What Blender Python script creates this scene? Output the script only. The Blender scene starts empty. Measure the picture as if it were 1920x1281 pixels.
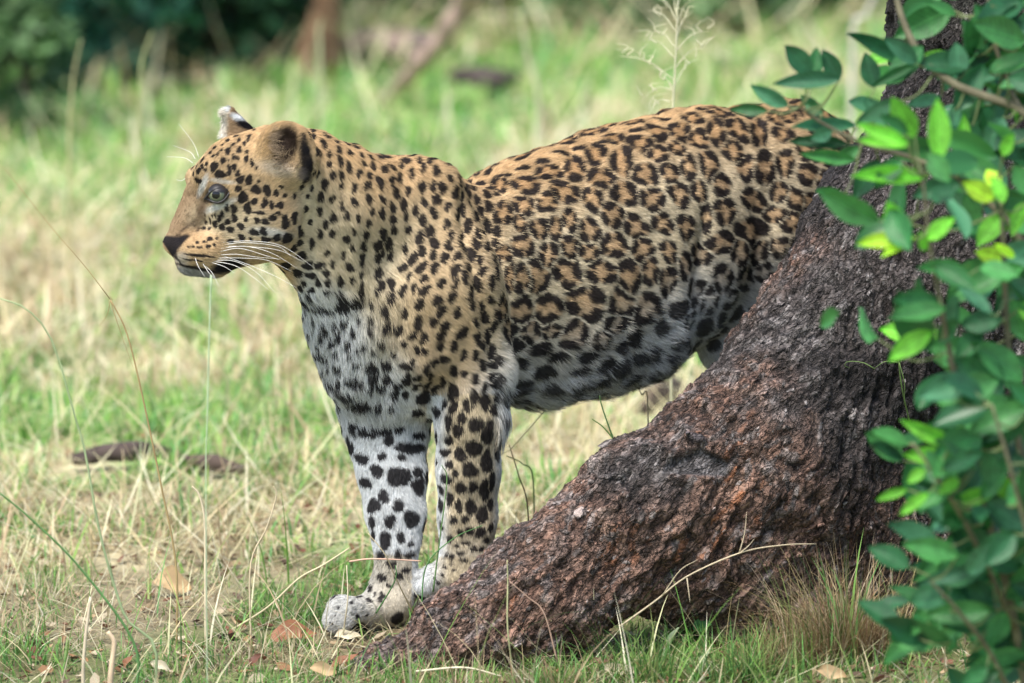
import bpy, math, random
import numpy as np
from mathutils import Vector, Matrix, kdtree
from mathutils.bvhtree import BVHTree

rng = np.random.default_rng(7)
random.seed(7)
scene = bpy.context.scene
COL = scene.collection

# ---------------------------------------------------------------- camera, sky, sun, exposure
CAM = np.array([0.0, -10.0, 1.994])
PITCH = math.radians(9.0)
FPX = 13700.0                       # focal length in pixels of the 1920 wide photograph
cam_data = bpy.data.cameras.new('camera')
cam = bpy.data.objects.new('camera', cam_data)
COL.objects.link(cam)
cam.location = CAM
cam.rotation_euler = (math.radians(90) - PITCH, 0, 0)
cam_data.sensor_width = 36.0
cam_data.lens = FPX / 1920.0 * 36.0
cam_data.clip_start = 0.5
cam_data.clip_end = 400.0
cam_data.dof.use_dof = True
cam_data.dof.focus_distance = 10.1
cam_data.dof.aperture_fstop = 4.1
scene.camera = cam

world = bpy.data.worlds.new('World')
scene.world = world
world.use_nodes = True
wn = world.node_tree
wn.nodes.clear()
sky = wn.nodes.new('ShaderNodeTexSky')
sky.sky_type = 'NISHITA'
sky.sun_disc = False
SUN_EL, SUN_AZ = 62.0, -38.0        # azimuth: degrees from -Y (the camera's side) towards -X
sky.sun_elevation = math.radians(SUN_EL)
sky.sun_rotation = math.radians(180.0 + 38.0)
sky.air_density = 1.0
sky.dust_density = 2.5
sky.ozone_density = 1.2
bg = wn.nodes.new('ShaderNodeBackground')
bg.inputs['Strength'].default_value = 0.14
wo = wn.nodes.new('ShaderNodeOutputWorld')
wn.links.new(sky.outputs[0], bg.inputs[0])
wn.links.new(bg.outputs[0], wo.inputs[0])

sun_data = bpy.data.lights.new('sun', 'SUN')
sun_data.energy = 2.6
sun_data.angle = math.radians(24.0)
sun_data.color = (1.0, 0.95, 0.86)
sun = bpy.data.objects.new('sun', sun_data)
COL.objects.link(sun)
_el, _az = math.radians(SUN_EL), math.radians(SUN_AZ)
_sd = Vector((math.sin(_az) * math.cos(_el), -math.cos(_az) * math.cos(_el), math.sin(_el)))
sun.rotation_euler = (-_sd).to_track_quat('-Z', 'Y').to_euler()

vs = scene.view_settings
vs.view_transform = 'Standard'
vs.look = 'None'
vs.gamma = 1.0
vs.use_curve_mapping = False
vs.exposure = 0.97
scene.cycles.use_denoising = True
scene.cycles.max_bounces = 6
scene.cycles.diffuse_bounces = 3
scene.cycles.glossy_bounces = 2
scene.cycles.transmission_bounces = 3
scene.cycles.caustics_reflective = False
scene.cycles.caustics_refractive = False
scene.render.hair_type = 'STRAND' if hasattr(scene.render, 'hair_type') else 'STRAND'

# ---------------------------------------------------------------- geometry helpers
_f = np.array([0, math.cos(PITCH), -math.sin(PITCH)])
_u = np.array([0, math.sin(PITCH), math.cos(PITCH)])
_r = np.array([1.0, 0, 0])

def pt(px, py, y):
    """The point of the place that lies at depth y on the line of sight through a photograph pixel."""
    d = _f + _r * ((px - 960.0) / FPX) + _u * ((640.5 - py) / FPX)
    t = (y - CAM[1]) / d[1]
    return CAM + d * t

def rm(rpx, y):
    return rpx * (y + 10.0) / FPX

def proj(P):
    Q = P - CAM
    w = Q @ _f
    return 960.0 + FPX * (Q @ _r) / w, 640.5 - FPX * (Q @ _u) / w

def ray(px, py):
    d = _f + _r * ((px - 960.0) / FPX) + _u * ((640.5 - py) / FPX)
    return Vector(CAM), Vector(d / np.linalg.norm(d))

def ground_px(px, py, dz=0.0):
    """where a sight line meets the ground"""
    d = _f + _r * ((px - 960.0) / FPX) + _u * ((640.5 - py) / FPX)
    t = -CAM[2] / d[2]
    p = CAM + d * t
    for _ in range(4):
        z = float(ground_z(p[0:1], p[1:2])[0]) + dz
        t = (z - CAM[2]) / d[2]
        p = CAM + d * t
    return p

def sstep(a, b, x):
    t = np.clip((x - a) / (b - a), 0, 1)
    return t * t * (3 - 2 * t)

def lerp(a, b, t):
    return a + (b - a) * t

def hash3(ix, iy, iz, s=0):
    h = (ix.astype(np.int64) * 73856093) ^ (iy.astype(np.int64) * 19349663) ^ (iz.astype(np.int64) * 83492791) ^ (s * 2654435761)
    h = (h ^ (h >> 13)) * 1274126177 & 0xFFFFFFFF
    h = (h ^ (h >> 16)) * 2246822519 & 0xFFFFFFFF
    h = h ^ (h >> 15)
    return (h & 0xFFFFFF).astype(np.float64) / float(0xFFFFFF)

def vnoise(P, s=0):
    """smooth value noise in -1..1"""
    i = np.floor(P).astype(np.int64)
    f = P - i
    f = f * f * f * (f * (f * 6 - 15) + 10)
    out = 0
    for dx in (0, 1):
        wx = f[:, 0] if dx else 1 - f[:, 0]
        for dy in (0, 1):
            wy = f[:, 1] if dy else 1 - f[:, 1]
            for dz in (0, 1):
                wz = f[:, 2] if dz else 1 - f[:, 2]
                out = out + wx * wy * wz * hash3(i[:, 0] + dx, i[:, 1] + dy, i[:, 2] + dz, s)
    return out * 2 - 1

def fbm(P, oct=4, s=0, gain=0.5):
    a, out, n = 1.0, 0, 0
    for o in range(oct):
        out = out + a * vnoise(P * (2.03 ** o) + 17.3 * o, s + o)
        n += a
        a *= gain
    return out / n

def voronoi(P, s=0):
    """F1, F2 and a random value per cell"""
    i = np.floor(P).astype(np.int64)
    f1 = np.full(len(P), 9.0); f2 = np.full(len(P), 9.0); cid = np.zeros(len(P))
    for dx in (-1, 0, 1):
        for dy in (-1, 0, 1):
            for dz in (-1, 0, 1):
                a, b, c = i[:, 0] + dx, i[:, 1] + dy, i[:, 2] + dz
                q = np.stack([a + hash3(a, b, c, s), b + hash3(a, b, c, s + 1), c + hash3(a, b, c, s + 2)], 1)
                d = np.sqrt(((q - P) ** 2).sum(1))
                near = d < f1
                f2 = np.where(near, f1, np.minimum(f2, d))
                cid = np.where(near, hash3(a, b, c, s + 3), cid)
                f1 = np.where(near, d, f1)
    return f1, f2, cid

def ground_z(x, y):
    P = np.stack([x, y, np.zeros_like(x)], 1)
    z = 0.016 * vnoise(P * 2.1, 3) + 0.006 * vnoise(P * 7.0, 4)
    z = z * sstep(0.25, 0.9, np.hypot(x + 0.15, y)) - 0.010
    z = z + 0.05 * np.exp(-(((x + 0.05) / 0.09) ** 2 + ((y - 0.05) / 0.13) ** 2))      # soil heaped behind the root
    z = z + 0.05 * sstep(0.05, 0.9, x) * sstep(1.3, 0.1, y)
    z = z + 0.012 * vnoise(P * 0.6, 9) * np.clip(y, 0, 8)
    return z

def new_mesh(name, V, F, smooth=True, mats=(), col=None, loops=None):
    """V (n,3); F an (m,3) or (m,4) index array or a list of them"""
    me = bpy.data.meshes.new(name)
    V = np.ascontiguousarray(V, dtype=np.float32)
    Fs = F if isinstance(F, (list, tuple)) else [F]
    Fs = [np.asarray(f, dtype=np.int32) for f in Fs if len(f)]
    me.vertices.add(len(V))
    me.vertices.foreach_set('co', V.ravel())
    li = np.concatenate([f.ravel() for f in Fs])
    tot = np.concatenate([np.full(len(f), f.shape[1], np.int32) for f in Fs])
    st = np.concatenate([[0], np.cumsum(tot)[:-1]]).astype(np.int32)
    me.loops.add(len(li))
    me.loops.foreach_set('vertex_index', li)
    me.polygons.add(len(tot))
    me.polygons.foreach_set('loop_start', st)
    me.polygons.foreach_set('loop_total', tot)
    me.update(calc_edges=True)
    me.polygons.foreach_set('use_smooth', np.full(len(tot), smooth))
    for m in mats:
        me.materials.append(m)
    if col is not None:
        set_col(me, col)
    me.update()
    return me

def set_col(me, col, name='col'):
    a = me.attributes.new(name, 'FLOAT_COLOR', 'POINT')
    c = np.ones((len(col), 4), np.float32)
    c[:, :3] = col
    a.data.foreach_set('color', c.ravel())

def link(name, data, parent=None, loc=None):
    o = bpy.data.objects.new(name, data)
    COL.objects.link(o)
    if parent is not None:
        o.parent = parent
    if loc is not None:
        o.location = loc
    return o

def tag(o, label=None, cat=None, group=None, kind=None):
    if label: o['label'] = label
    if cat: o['category'] = cat
    if group: o['group'] = group
    if kind: o['kind'] = kind
    return o

def thing(name, loc, label, cat, group=None):
    return tag(link(name, None, None, loc), label, cat, group)

def tube(points, radii, n=8, closed_ends=True):
    """a tapered tube along points; returns V, quads and tris"""
    P = np.asarray(points, float); R = np.asarray(radii, float)
    m = len(P)
    T = np.gradient(P, axis=0)
    T /= np.linalg.norm(T, axis=1)[:, None] + 1e-12
    ref = np.array([0.13, 0.97, 0.21])
    A = np.cross(T, ref); A /= np.linalg.norm(A, axis=1)[:, None] + 1e-12
    B = np.cross(T, A)
    th = np.linspace(0, 2 * math.pi, n, endpoint=False)
    V = (P[:, None] + R[:, None, None] * (np.cos(th)[None, :, None] * A[:, None] + np.sin(th)[None, :, None] * B[:, None])).reshape(-1, 3)
    i = np.arange(m - 1)[:, None] * n; j = np.arange(n)[None]; j2 = (j + 1) % n
    Q = np.stack([i + j, i + j2, i + n + j2, i + n + j], -1).reshape(-1, 4)
    V = np.vstack([V, P[0], P[-1]])
    c0, c1 = len(V) - 2, len(V) - 1
    jj = np.arange(n); j2 = (jj + 1) % n
    Tt = np.vstack([np.stack([np.full(n, c0), j2, jj], 1), np.stack([np.full(n, c1), (m - 1) * n + jj, (m - 1) * n + j2], 1)])
    return V, Q, Tt

def spline(pts, n):
    """Catmull-Rom through the points"""
    P = np.asarray(pts, float)
    P = np.vstack([2 * P[0] - P[1], P, 2 * P[-1] - P[-2]])
    out = []
    k = len(P) - 3
    for t in np.linspace(0, k - 1e-6, n):
        i = int(t); u = t - i
        a, b, c, d = P[i], P[i + 1], P[i + 2], P[i + 3]
        out.append(0.5 * ((2 * b) + (-a + c) * u + (2 * a - 5 * b + 4 * c - d) * u * u + (-a + 3 * b - 3 * c + d) * u ** 3))
    return np.array(out)

class Soup:
    """collects pieces of one mesh"""
    def __init__(s):
        s.V, s.Q, s.T, s.C, s.n = [], [], [], [], 0
    def add(s, V, Q=None, T=None, col=None):
        s.V.append(V)
        if Q is not None and len(Q): s.Q.append(np.asarray(Q) + s.n)
        if T is not None and len(T): s.T.append(np.asarray(T) + s.n)
        if col is not None:
            c = np.asarray(col, float)
            s.C.append(np.tile(c, (len(V), 1)) if c.ndim == 1 else c)
        s.n += len(V)
    def mesh(s, name, mats=(), smooth=True):
        F = []
        if s.Q: F.append(np.vstack(s.Q))
        if s.T: F.append(np.vstack(s.T))
        return new_mesh(name, np.vstack(s.V), F, smooth, mats, np.vstack(s.C) if s.C else None)

# ---------------------------------------------------------------- implicit surfaces
def cap_dist(X, Y, Z, p):
    a, b, ra, rb, sy = p['a'], p['b'], p['ra'], p['rb'], p['sy']
    d = b - a
    L2 = float(d @ d)
    if L2 > 1e-12:
        t = ((X - a[0]) * d[0] + (Y - a[1]) * d[1] + (Z - a[2]) * d[2]) / L2
        t = np.clip(t, 0, 1)
    else:
        t = 0.0
    q = (X - (a[0] + t * d[0])) ** 2 + ((Y - (a[1] + t * d[1])) / sy) ** 2 + (Z - (a[2] + t * d[2])) ** 2
    return np.sqrt(q) - (ra + t * (rb - ra))

def smin(a, b, k):
    h = np.clip(0.5 + 0.5 * (b - a) / k, 0, 1)
    return b + (a - b) * h - k * h * (1 - h)

def apply_prim(S, D, p):
    if p['op'] == 'add':
        return smin(S, D, p['k'])
    return -smin(-S, D, p['k'])       # carve

def eval_prims(prims, P):
    S = np.full(len(P), 5.0)
    for p in prims:
        S = apply_prim(S, cap_dist(P[:, 0], P[:, 1], P[:, 2], p), p)
    return S

def prim(a, b=None, sy=1.0, k=0.02, op='add'):
    """a, b: (px, py, y, radius in px)"""
    if b is None: b = (a[0], a[1], a[2], a[3])
    return dict(a=pt(*a[:3]), b=pt(*b[:3]), ra=rm(a[3], a[2]), rb=rm(b[3], b[2]), sy=sy, k=k, op=op)

def surface(prims, xs, ys, zs):
    S = np.full((len(xs), len(ys), len(zs)), 5.0, np.float32)
    for p in prims:
        r = max(p['ra'], p['rb']); m = r + p['k'] + 0.03
        my = r * p['sy'] + p['k'] + 0.03
        lo = np.minimum(p['a'], p['b']); hi = np.maximum(p['a'], p['b'])
        i0, i1 = np.searchsorted(xs, [lo[0] - m, hi[0] + m])
        j0, j1 = np.searchsorted(ys, [lo[1] - my, hi[1] + my])
        k0, k1 = np.searchsorted(zs, [lo[2] - m, hi[2] + m])
        if i1 <= i0 or j1 <= j0 or k1 <= k0: continue
        D = cap_dist(xs[i0:i1, None, None].astype(np.float32), ys[None, j0:j1, None].astype(np.float32), zs[None, None, k0:k1].astype(np.float32), p)
        S[i0:i1, j0:j1, k0:k1] = apply_prim(S[i0:i1, j0:j1, k0:k1], D.astype(np.float32), p)
    neg = S < 0
    c = neg[:-1, :-1, :-1].astype(np.int8)
    for dx in (0, 1):
        for dy in (0, 1):
            for dz in (0, 1):
                if dx or dy or dz:
                    c = c + neg[dx:neg.shape[0] - 1 + dx, dy:neg.shape[1] - 1 + dy, dz:neg.shape[2] - 1 + dz]
    act = (c > 0) & (c < 8)
    I, J, K = np.nonzero(act)
    idx = np.full(act.shape, -1, np.int32)
    idx[I, J, K] = np.arange(len(I))
    acc = np.zeros((len(I), 3)); cnt = np.zeros(len(I))
    ax = (xs, ys, zs)
    corners = [(a, b, d) for a in (0, 1) for b in (0, 1) for d in (0, 1)]
    val = {q: S[I + q[0], J + q[1], K + q[2]].astype(float) for q in corners}
    base = (I, J, K)
    for q in corners:
        for axis in range(3):
            if q[axis] == 1: continue
            q2 = list(q); q2[axis] = 1; q2 = tuple(q2)
            v0, v1 = val[q], val[q2]
            cr = (v0 < 0) != (v1 < 0)
            t = np.where(cr, v0 / np.where(cr, v0 - v1, 1), 0)
            P = np.zeros((len(I), 3))
            for d in range(3):
                p0 = ax[d][base[d] + q[d]]; p1 = ax[d][base[d] + q2[d]]
                P[:, d] = p0 + t * (p1 - p0)
            acc += np.where(cr[:, None], P, 0); cnt += cr
    V = acc / cnt[:, None]
    quads = []
    # edges along each axis
    for axis in range(3):
        sl0 = [slice(None)] * 3; sl1 = [slice(None)] * 3
        sl0[axis] = slice(0, -1); sl1[axis] = slice(1, None)
        n0, n1 = neg[tuple(sl0)], neg[tuple(sl1)]
        E = np.nonzero(n0 != n1)
        o1, o2 = [(1, 2), (2, 0), (0, 1)][axis]
        ok = (E[o1] > 0) & (E[o2] > 0) & (E[o1] < S.shape[o1] - 1) & (E[o2] < S.shape[o2] - 1)
        E = [e[ok] for e in E]
        fl = n0[tuple(E)]
        def g(d1, d2):
            e = [x.copy() for x in E]; e[o1] -= d1; e[o2] -= d2
            return idx[tuple(e)]
        q = np.stack([g(1, 1), g(0, 1), g(0, 0), g(1, 0)], 1)
        q[~fl] = q[~fl][:, ::-1]
        quads.append(q)
    Q = np.vstack(quads)
    Q = Q[(Q >= 0).all(1)]
    return V, Q

def mesh_normals(V, Q):
    a = V[Q[:, 2]] - V[Q[:, 0]]; b = V[Q[:, 3 if Q.shape[1] > 3 else 1]] - V[Q[:, 1 if Q.shape[1] > 3 else 0]]
    n = np.cross(a, b)
    N = np.zeros_like(V)
    for i in range(Q.shape[1]):
        np.add.at(N, Q[:, i], n)
    return N / (np.linalg.norm(N, axis=1)[:, None] + 1e-12), np.linalg.norm(n, axis=1) * 0.5

def relax(V, Q, it=1, w=0.5):
    for _ in range(it):
        A = np.zeros_like(V); c = np.zeros(len(V))
        for i in range(4):
            j = (i + 1) % 4
            np.add.at(A, Q[:, i], V[Q[:, j]]); np.add.at(c, Q[:, i], 1)
            np.add.at(A, Q[:, j], V[Q[:, i]]); np.add.at(c, Q[:, j], 1)
        V = V * (1 - w) + w * A / c[:, None]
    return V

# ---------------------------------------------------------------- materials
def mat_base(name, rough=0.7, spec=0.3):
    m = bpy.data.materials.new(name)
    m.use_nodes = True
    nt = m.node_tree
    b = nt.nodes['Principled BSDF']
    b.inputs['Roughness'].default_value = rough
    b.inputs['Specular IOR Level'].default_value = spec
    return m, nt, b

def mat_attr(name, rough=0.7, spec=0.3, trans=0.0, bump=None, sheen=0.0, jitter=0.0):
    """colour from the mesh's own 'col', plus fine grain and relief"""
    m, nt, b = mat_base(name, rough, spec)
    at = nt.nodes.new('ShaderNodeAttribute'); at.attribute_name = 'col'
    src = at.outputs['Color']
    if jitter:
        tc = nt.nodes.new('ShaderNodeTexCoord')
        no = nt.nodes.new('ShaderNodeTexNoise'); no.inputs['Scale'].default_value = jitter
        no.inputs['Detail'].default_value = 5
        nt.links.new(tc.outputs['Object'], no.inputs['Vector'])
        mr = nt.nodes.new('ShaderNodeMapRange')
        mr.inputs['From Min'].default_value = 0.25; mr.inputs['From Max'].default_value = 0.75
        mr.inputs['To Min'].default_value = 0.7; mr.inputs['To Max'].default_value = 1.3
        nt.links.new(no.outputs[0], mr.inputs[0])
        mx = nt.nodes.new('ShaderNodeVectorMath'); mx.operation = 'SCALE'
        nt.links.new(src, mx.inputs[0]); nt.links.new(mr.outputs[0], mx.inputs['Scale'])
        src = mx.outputs[0]
    nt.links.new(src, b.inputs['Base Color'])
    if bump:
        tc = nt.nodes.new('ShaderNodeTexCoord')
        no = nt.nodes.new('ShaderNodeTexNoise'); no.inputs['Scale'].default_value = bump[0]; no.inputs['Detail'].default_value = 6
        nt.links.new(tc.outputs['Object'], no.inputs['Vector'])
        bp = nt.nodes.new('ShaderNodeBump'); bp.inputs['Strength'].default_value = bump[1]; bp.inputs['Distance'].default_value = bump[2]
        nt.links.new(no.outputs[0], bp.inputs['Height']); nt.links.new(bp.outputs[0], b.inputs['Normal'])
    if sheen:
        b.inputs['Sheen Weight'].default_value = sheen
    if trans:
        tr = nt.nodes.new('ShaderNodeBsdfTranslucent'); nt.links.new(src, tr.inputs[0])
        mix = nt.nodes.new('ShaderNodeMixShader'); mix.inputs[0].default_value = trans
        nt.links.new(b.outputs[0], mix.inputs[1]); nt.links.new(tr.outputs[0], mix.inputs[2])
        nt.links.new(mix.outputs[0], nt.nodes['Material Output'].inputs[0])
    return m

def mat_bark(name):
    m, nt, b = mat_base(name, .72, .35)
    N = nt.nodes.new; Lk = nt.links.new
    at = N('ShaderNodeAttribute'); at.attribute_name = 'col'
    tc = N('ShaderNodeTexCoord')
    def noise(scale, detail, rough=.6, dist=0.0):
        n = N('ShaderNodeTexNoise'); n.inputs['Scale'].default_value = scale; n.inputs['Detail'].default_value = detail
        n.inputs['Roughness'].default_value = rough; n.inputs['Distortion'].default_value = dist
        Lk(tc.outputs['Object'], n.inputs['Vector']); return n
    def rng_(src, a, b, c, d):
        r = N('ShaderNodeMapRange'); r.inputs['From Min'].default_value = a; r.inputs['From Max'].default_value = b
        r.inputs['To Min'].default_value = c; r.inputs['To Max'].default_value = d; Lk(src, r.inputs[0]); return r.outputs[0]
    def math_(op, a, b_):
        r = N('ShaderNodeMath'); r.operation = op
        for i, q in enumerate((a, b_)):
            if isinstance(q, (int, float)): r.inputs[i].default_value = q
            else: Lk(q, r.inputs[i])
        return r.outputs[0]
    gdir = (.60, .0, .80)
    dp = N('ShaderNodeVectorMath'); dp.operation = 'DOT_PRODUCT'; Lk(tc.outputs['Object'], dp.inputs[0]); dp.inputs[1].default_value = gdir
    gs = N('ShaderNodeVectorMath'); gs.operation = 'SCALE'; gs.inputs[0].default_value = gdir; Lk(math_('MULTIPLY', dp.outputs['Value'], -.62), gs.inputs['Scale'])
    st = N('ShaderNodeVectorMath'); st.operation = 'ADD'; Lk(tc.outputs['Object'], st.inputs[0]); Lk(gs.outputs[0], st.inputs[1])
    warp = noise(60, 3)
    wv = N('ShaderNodeVectorMath'); wv.operation = 'MULTIPLY_ADD'
    Lk(warp.outputs['Color'], wv.inputs[0]); wv.inputs[1].default_value = (.022, .022, .022); Lk(st.outputs[0], wv.inputs[2])
    vo = N('ShaderNodeTexVoronoi'); vo.feature = 'DISTANCE_TO_EDGE'; vo.inputs['Scale'].default_value = 95; Lk(wv.outputs[0], vo.inputs['Vector'])
    vc = N('ShaderNodeTexVoronoi'); vc.inputs['Scale'].default_value = 95; Lk(wv.outputs[0], vc.inputs['Vector'])
    edge = rng_(vo.outputs['Distance'], .0, .16, 0, 1)
    n1 = noise(190, 8, .72, .6); n2 = noise(48, 5, .6, .4)
    cr = N('ShaderNodeTexNoise'); cr.inputs['Scale'].default_value = 46; cr.inputs['Detail'].default_value = 4; cr.inputs['Roughness'].default_value = .6; cr.inputs['Distortion'].default_value = .5
    Lk(st.outputs[0], cr.inputs['Vector'])
    ridge = rng_(math_('ABSOLUTE', math_('SUBTRACT', cr.outputs[0], .5), 0), .0, .045, 0, 1)
    h = math_('ADD', math_('ADD', math_('MULTIPLY', edge, .5), math_('MULTIPLY', ridge, .7)), math_('ADD', math_('MULTIPLY', n1.outputs[0], 1.1), math_('MULTIPLY', n2.outputs[0], .9)))
    bp = N('ShaderNodeBump'); bp.inputs['Strength'].default_value = 1.0; bp.inputs['Distance'].default_value = .0075
    Lk(h, bp.inputs['Height']); Lk(bp.outputs[0], b.inputs['Normal'])
    k = math_('MULTIPLY', rng_(edge, 0, 1, .38, 1.05), rng_(n1.outputs[0], .34, .64, .35, 1.95))
    k = math_('MULTIPLY', k, rng_(vc.outputs['Color'], 0, 1, .7, 1.35))
    k = math_('MULTIPLY', k, rng_(ridge, 0, 1, .30, 1.0))
    mx = N('ShaderNodeVectorMath'); mx.operation = 'SCALE'
    Lk(at.outputs['Color'], mx.inputs[0]); Lk(k, mx.inputs['Scale'])
    Lk(mx.outputs[0], b.inputs['Base Color'])
    return m

def mat_leaf(name, colr, rough, trans):
    """leaf blade: pale midrib and side veins, mottling, a few browned patches; the leaf lies along its own X"""
    m, nt, b = mat_base(name, rough, .45)
    N = nt.nodes.new; Lk = nt.links.new
    tc = N('ShaderNodeTexCoord'); sx = N('ShaderNodeSeparateXYZ'); Lk(tc.outputs['Object'], sx.inputs[0])
    oi = N('ShaderNodeObjectInfo')
    def M(op, a, b_=0.0):
        r = N('ShaderNodeMath'); r.operation = op
        for i, q in enumerate((a, b_)):
            if isinstance(q, (int, float)): r.inputs[i].default_value = q
            else: Lk(q, r.inputs[i])
        return r.outputs[0]
    def R(src, a, b_, c, d):
        r = N('ShaderNodeMapRange'); r.inputs['From Min'].default_value = a; r.inputs['From Max'].default_value = b_
        r.inputs['To Min'].default_value = c; r.inputs['To Max'].default_value = d; Lk(src, r.inputs[0]); return r.outputs[0]
    ay = M('ABSOLUTE', sx.outputs['Y'])
    ph = M('MULTIPLY', M('SUBTRACT', sx.outputs['X'], M('MULTIPLY', ay, .9)), 62.0)
    vein = R(M('SINE', ph), .72, 1.0, 0, 1)
    rib = R(ay, .0, .016, 1, 0)
    va = N('ShaderNodeVectorMath'); va.operation = 'ADD'; Lk(tc.outputs['Object'], va.inputs[0])
    cb = N('ShaderNodeCombineXYZ'); Lk(M('MULTIPLY', oi.outputs['Random'], 37.0), cb.inputs[2]); Lk(cb.outputs[0], va.inputs[1])
    no = N('ShaderNodeTexNoise'); no.inputs['Scale'].default_value = 4.5; no.inputs['Detail'].default_value = 6; no.inputs['Roughness'].default_value = .62; Lk(va.outputs[0], no.inputs['Vector'])
    k = M('MULTIPLY', R(no.outputs[0], .3, .7, .68, 1.38), R(oi.outputs['Random'], 0, 1, .72, 1.32))
    k = M('ADD', k, M('MULTIPLY', vein, .22)); k = M('ADD', k, M('MULTIPLY', rib, .8))
    rgb = N('ShaderNodeRGB'); rgb.outputs[0].default_value = (*colr, 1)
    sc = N('ShaderNodeVectorMath'); sc.operation = 'SCALE'; Lk(rgb.outputs[0], sc.inputs[0]); Lk(k, sc.inputs['Scale'])
    br = N('ShaderNodeMix'); br.data_type = 'RGBA'; Lk(R(no.outputs[0], .69, .74, 0, .75), br.inputs['Factor']); Lk(sc.outputs[0], br.inputs['A']); br.inputs['B'].default_value = (.20, .13, .05, 1)
    out = br.outputs['Result']
    Lk(out, b.inputs['Base Color'])
    bp = N('ShaderNodeBump'); bp.inputs['Strength'].default_value = .5; bp.inputs['Distance'].default_value = .002
    Lk(M('ADD', M('MULTIPLY', vein, -.6), no.outputs[0]), bp.inputs['Height']); Lk(bp.outputs[0], b.inputs['Normal'])
    tr = N('ShaderNodeBsdfTranslucent'); Lk(out, tr.inputs[0])
    mix = N('ShaderNodeMixShader'); mix.inputs[0].default_value = trans
    Lk(b.outputs[0], mix.inputs[1]); Lk(tr.outputs[0], mix.inputs[2]); Lk(mix.outputs[0], nt.nodes['Material Output'].inputs[0])
    return m

def mat_plain(name, col, rough=0.6, spec=0.4, trans=0.0, var=0.25, scale=60, rand=0.0):
    """one colour with mottling; rand adds a per-object shift"""
    m, nt, b = mat_base(name, rough, spec)
    tc = nt.nodes.new('ShaderNodeTexCoord')
    no = nt.nodes.new('ShaderNodeTexNoise'); no.inputs['Scale'].default_value = scale; no.inputs['Detail'].default_value = 4
    nt.links.new(tc.outputs['Object'], no.inputs['Vector'])
    mr = nt.nodes.new('ShaderNodeMapRange')
    mr.inputs['From Min'].default_value = 0.25; mr.inputs['From Max'].default_value = 0.75
    mr.inputs['To Min'].default_value = 1 - var; mr.inputs['To Max'].default_value = 1 + var
    nt.links.new(no.outputs[0], mr.inputs[0])
    k = mr.outputs[0]
    if rand:
        oi = nt.nodes.new('ShaderNodeObjectInfo')
        m2 = nt.nodes.new('ShaderNodeMapRange'); m2.inputs['To Min'].default_value = 1 - rand; m2.inputs['To Max'].default_value = 1 + rand
        nt.links.new(oi.outputs['Random'], m2.inputs[0])
        mm = nt.nodes.new('ShaderNodeMath'); mm.operation = 'MULTIPLY'
        nt.links.new(k, mm.inputs[0]); nt.links.new(m2.outputs[0], mm.inputs[1]); k = mm.outputs[0]
    rgb = nt.nodes.new('ShaderNodeRGB'); rgb.outputs[0].default_value = (*col, 1)
    mx = nt.nodes.new('ShaderNodeVectorMath'); mx.operation = 'SCALE'
    nt.links.new(rgb.outputs[0], mx.inputs[0]); nt.links.new(k, mx.inputs['Scale'])
    nt.links.new(mx.outputs[0], b.inputs['Base Color'])
    if trans:
        tr = nt.nodes.new('ShaderNodeBsdfTranslucent'); nt.links.new(mx.outputs[0], tr.inputs[0])
        mix = nt.nodes.new('ShaderNodeMixShader'); mix.inputs[0].default_value = trans
        nt.links.new(b.outputs[0], mix.inputs[1]); nt.links.new(tr.outputs[0], mix.inputs[2])
        nt.links.new(mix.outputs[0], nt.nodes['Material Output'].inputs[0])
    return m
# ---------------------------------------------------------------- the ground
gx = np.concatenate([np.linspace(-60, -3, 24)[:-1], np.linspace(-3, 3, 240), np.linspace(3, 60, 24)[1:]])
gy = np.concatenate([np.linspace(-14, -1.2, 12)[:-1], np.linspace(-1.2, 2.0, 150), np.linspace(2.0, 14, 120)[1:], np.linspace(14, 120, 24)[1:]])
GX, GY = np.meshgrid(gx, gy, indexing='ij')
GV = np.stack([GX.ravel(), GY.ravel(), ground_z(GX.ravel(), GY.ravel())], 1)
_i = np.arange(len(gx) - 1)[:, None] * len(gy) + np.arange(len(gy) - 1)[None]
GQ = np.stack([_i, _i + len(gy), _i + len(gy) + 1, _i + 1], -1).reshape(-1, 4)
def patch(x, y):
    """1 where the grass grows green, 0 where it is straw"""
    P = np.stack([x, y * 0.7, np.zeros_like(x)], 1)
    n = 0.60 * vnoise(P * 3.4, 21) + 0.6 * vnoise(P * 9.0, 22) + 0.2 * vnoise(P * 1.1, 23)
    return sstep(-0.32, 0.42, n + 0.0 + 0.50 * sstep(2.8, 5.5, y) + .45 * sstep(.3, -.05, y))
_P = GV * 1.0
_g = patch(GV[:, 0], GV[:, 1])[:, None]
_m = (0.5 + 0.5 * fbm(_P * 14, 4, 31))[:, None]
straw_c = np.array([0.58, 0.52, 0.33]); soil_c = np.array([0.15, 0.11, 0.07]); green_c = np.array([0.22, 0.38, 0.11])
gc = lerp(straw_c, green_c, _g) * (0.75 + 0.5 * _m)
_soil = sstep(0.35, 0.75, 0.5 + 0.5 * fbm(_P * 5, 3, 41))[:, None]
gc = lerp(gc, soil_c, 0.75 * _soil * (1 - .8 * sstep(.8, 2.0, GV[:, 1])[:, None]))
_near = sstep(.35, -.1, GV[:, 1])[:, None]
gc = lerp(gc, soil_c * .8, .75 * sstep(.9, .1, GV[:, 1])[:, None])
_far = np.maximum(sstep(2.4, 3.0, np.abs(GV[:, 0])), np.maximum(sstep(12, 14, GV[:, 1]), sstep(-1.0, -1.3, GV[:, 1])))[:, None]
gc = lerp(gc, lerp(straw_c, green_c, .45) * .8, _far)
ground_mat = mat_attr('ground_soil_and_thatch', 0.95, 0.1, bump=(90, 0.8, 0.01), jitter=60)
tag(link('ground', new_mesh('ground', GV, GQ, True, [ground_mat], gc)), kind='structure')
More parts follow.
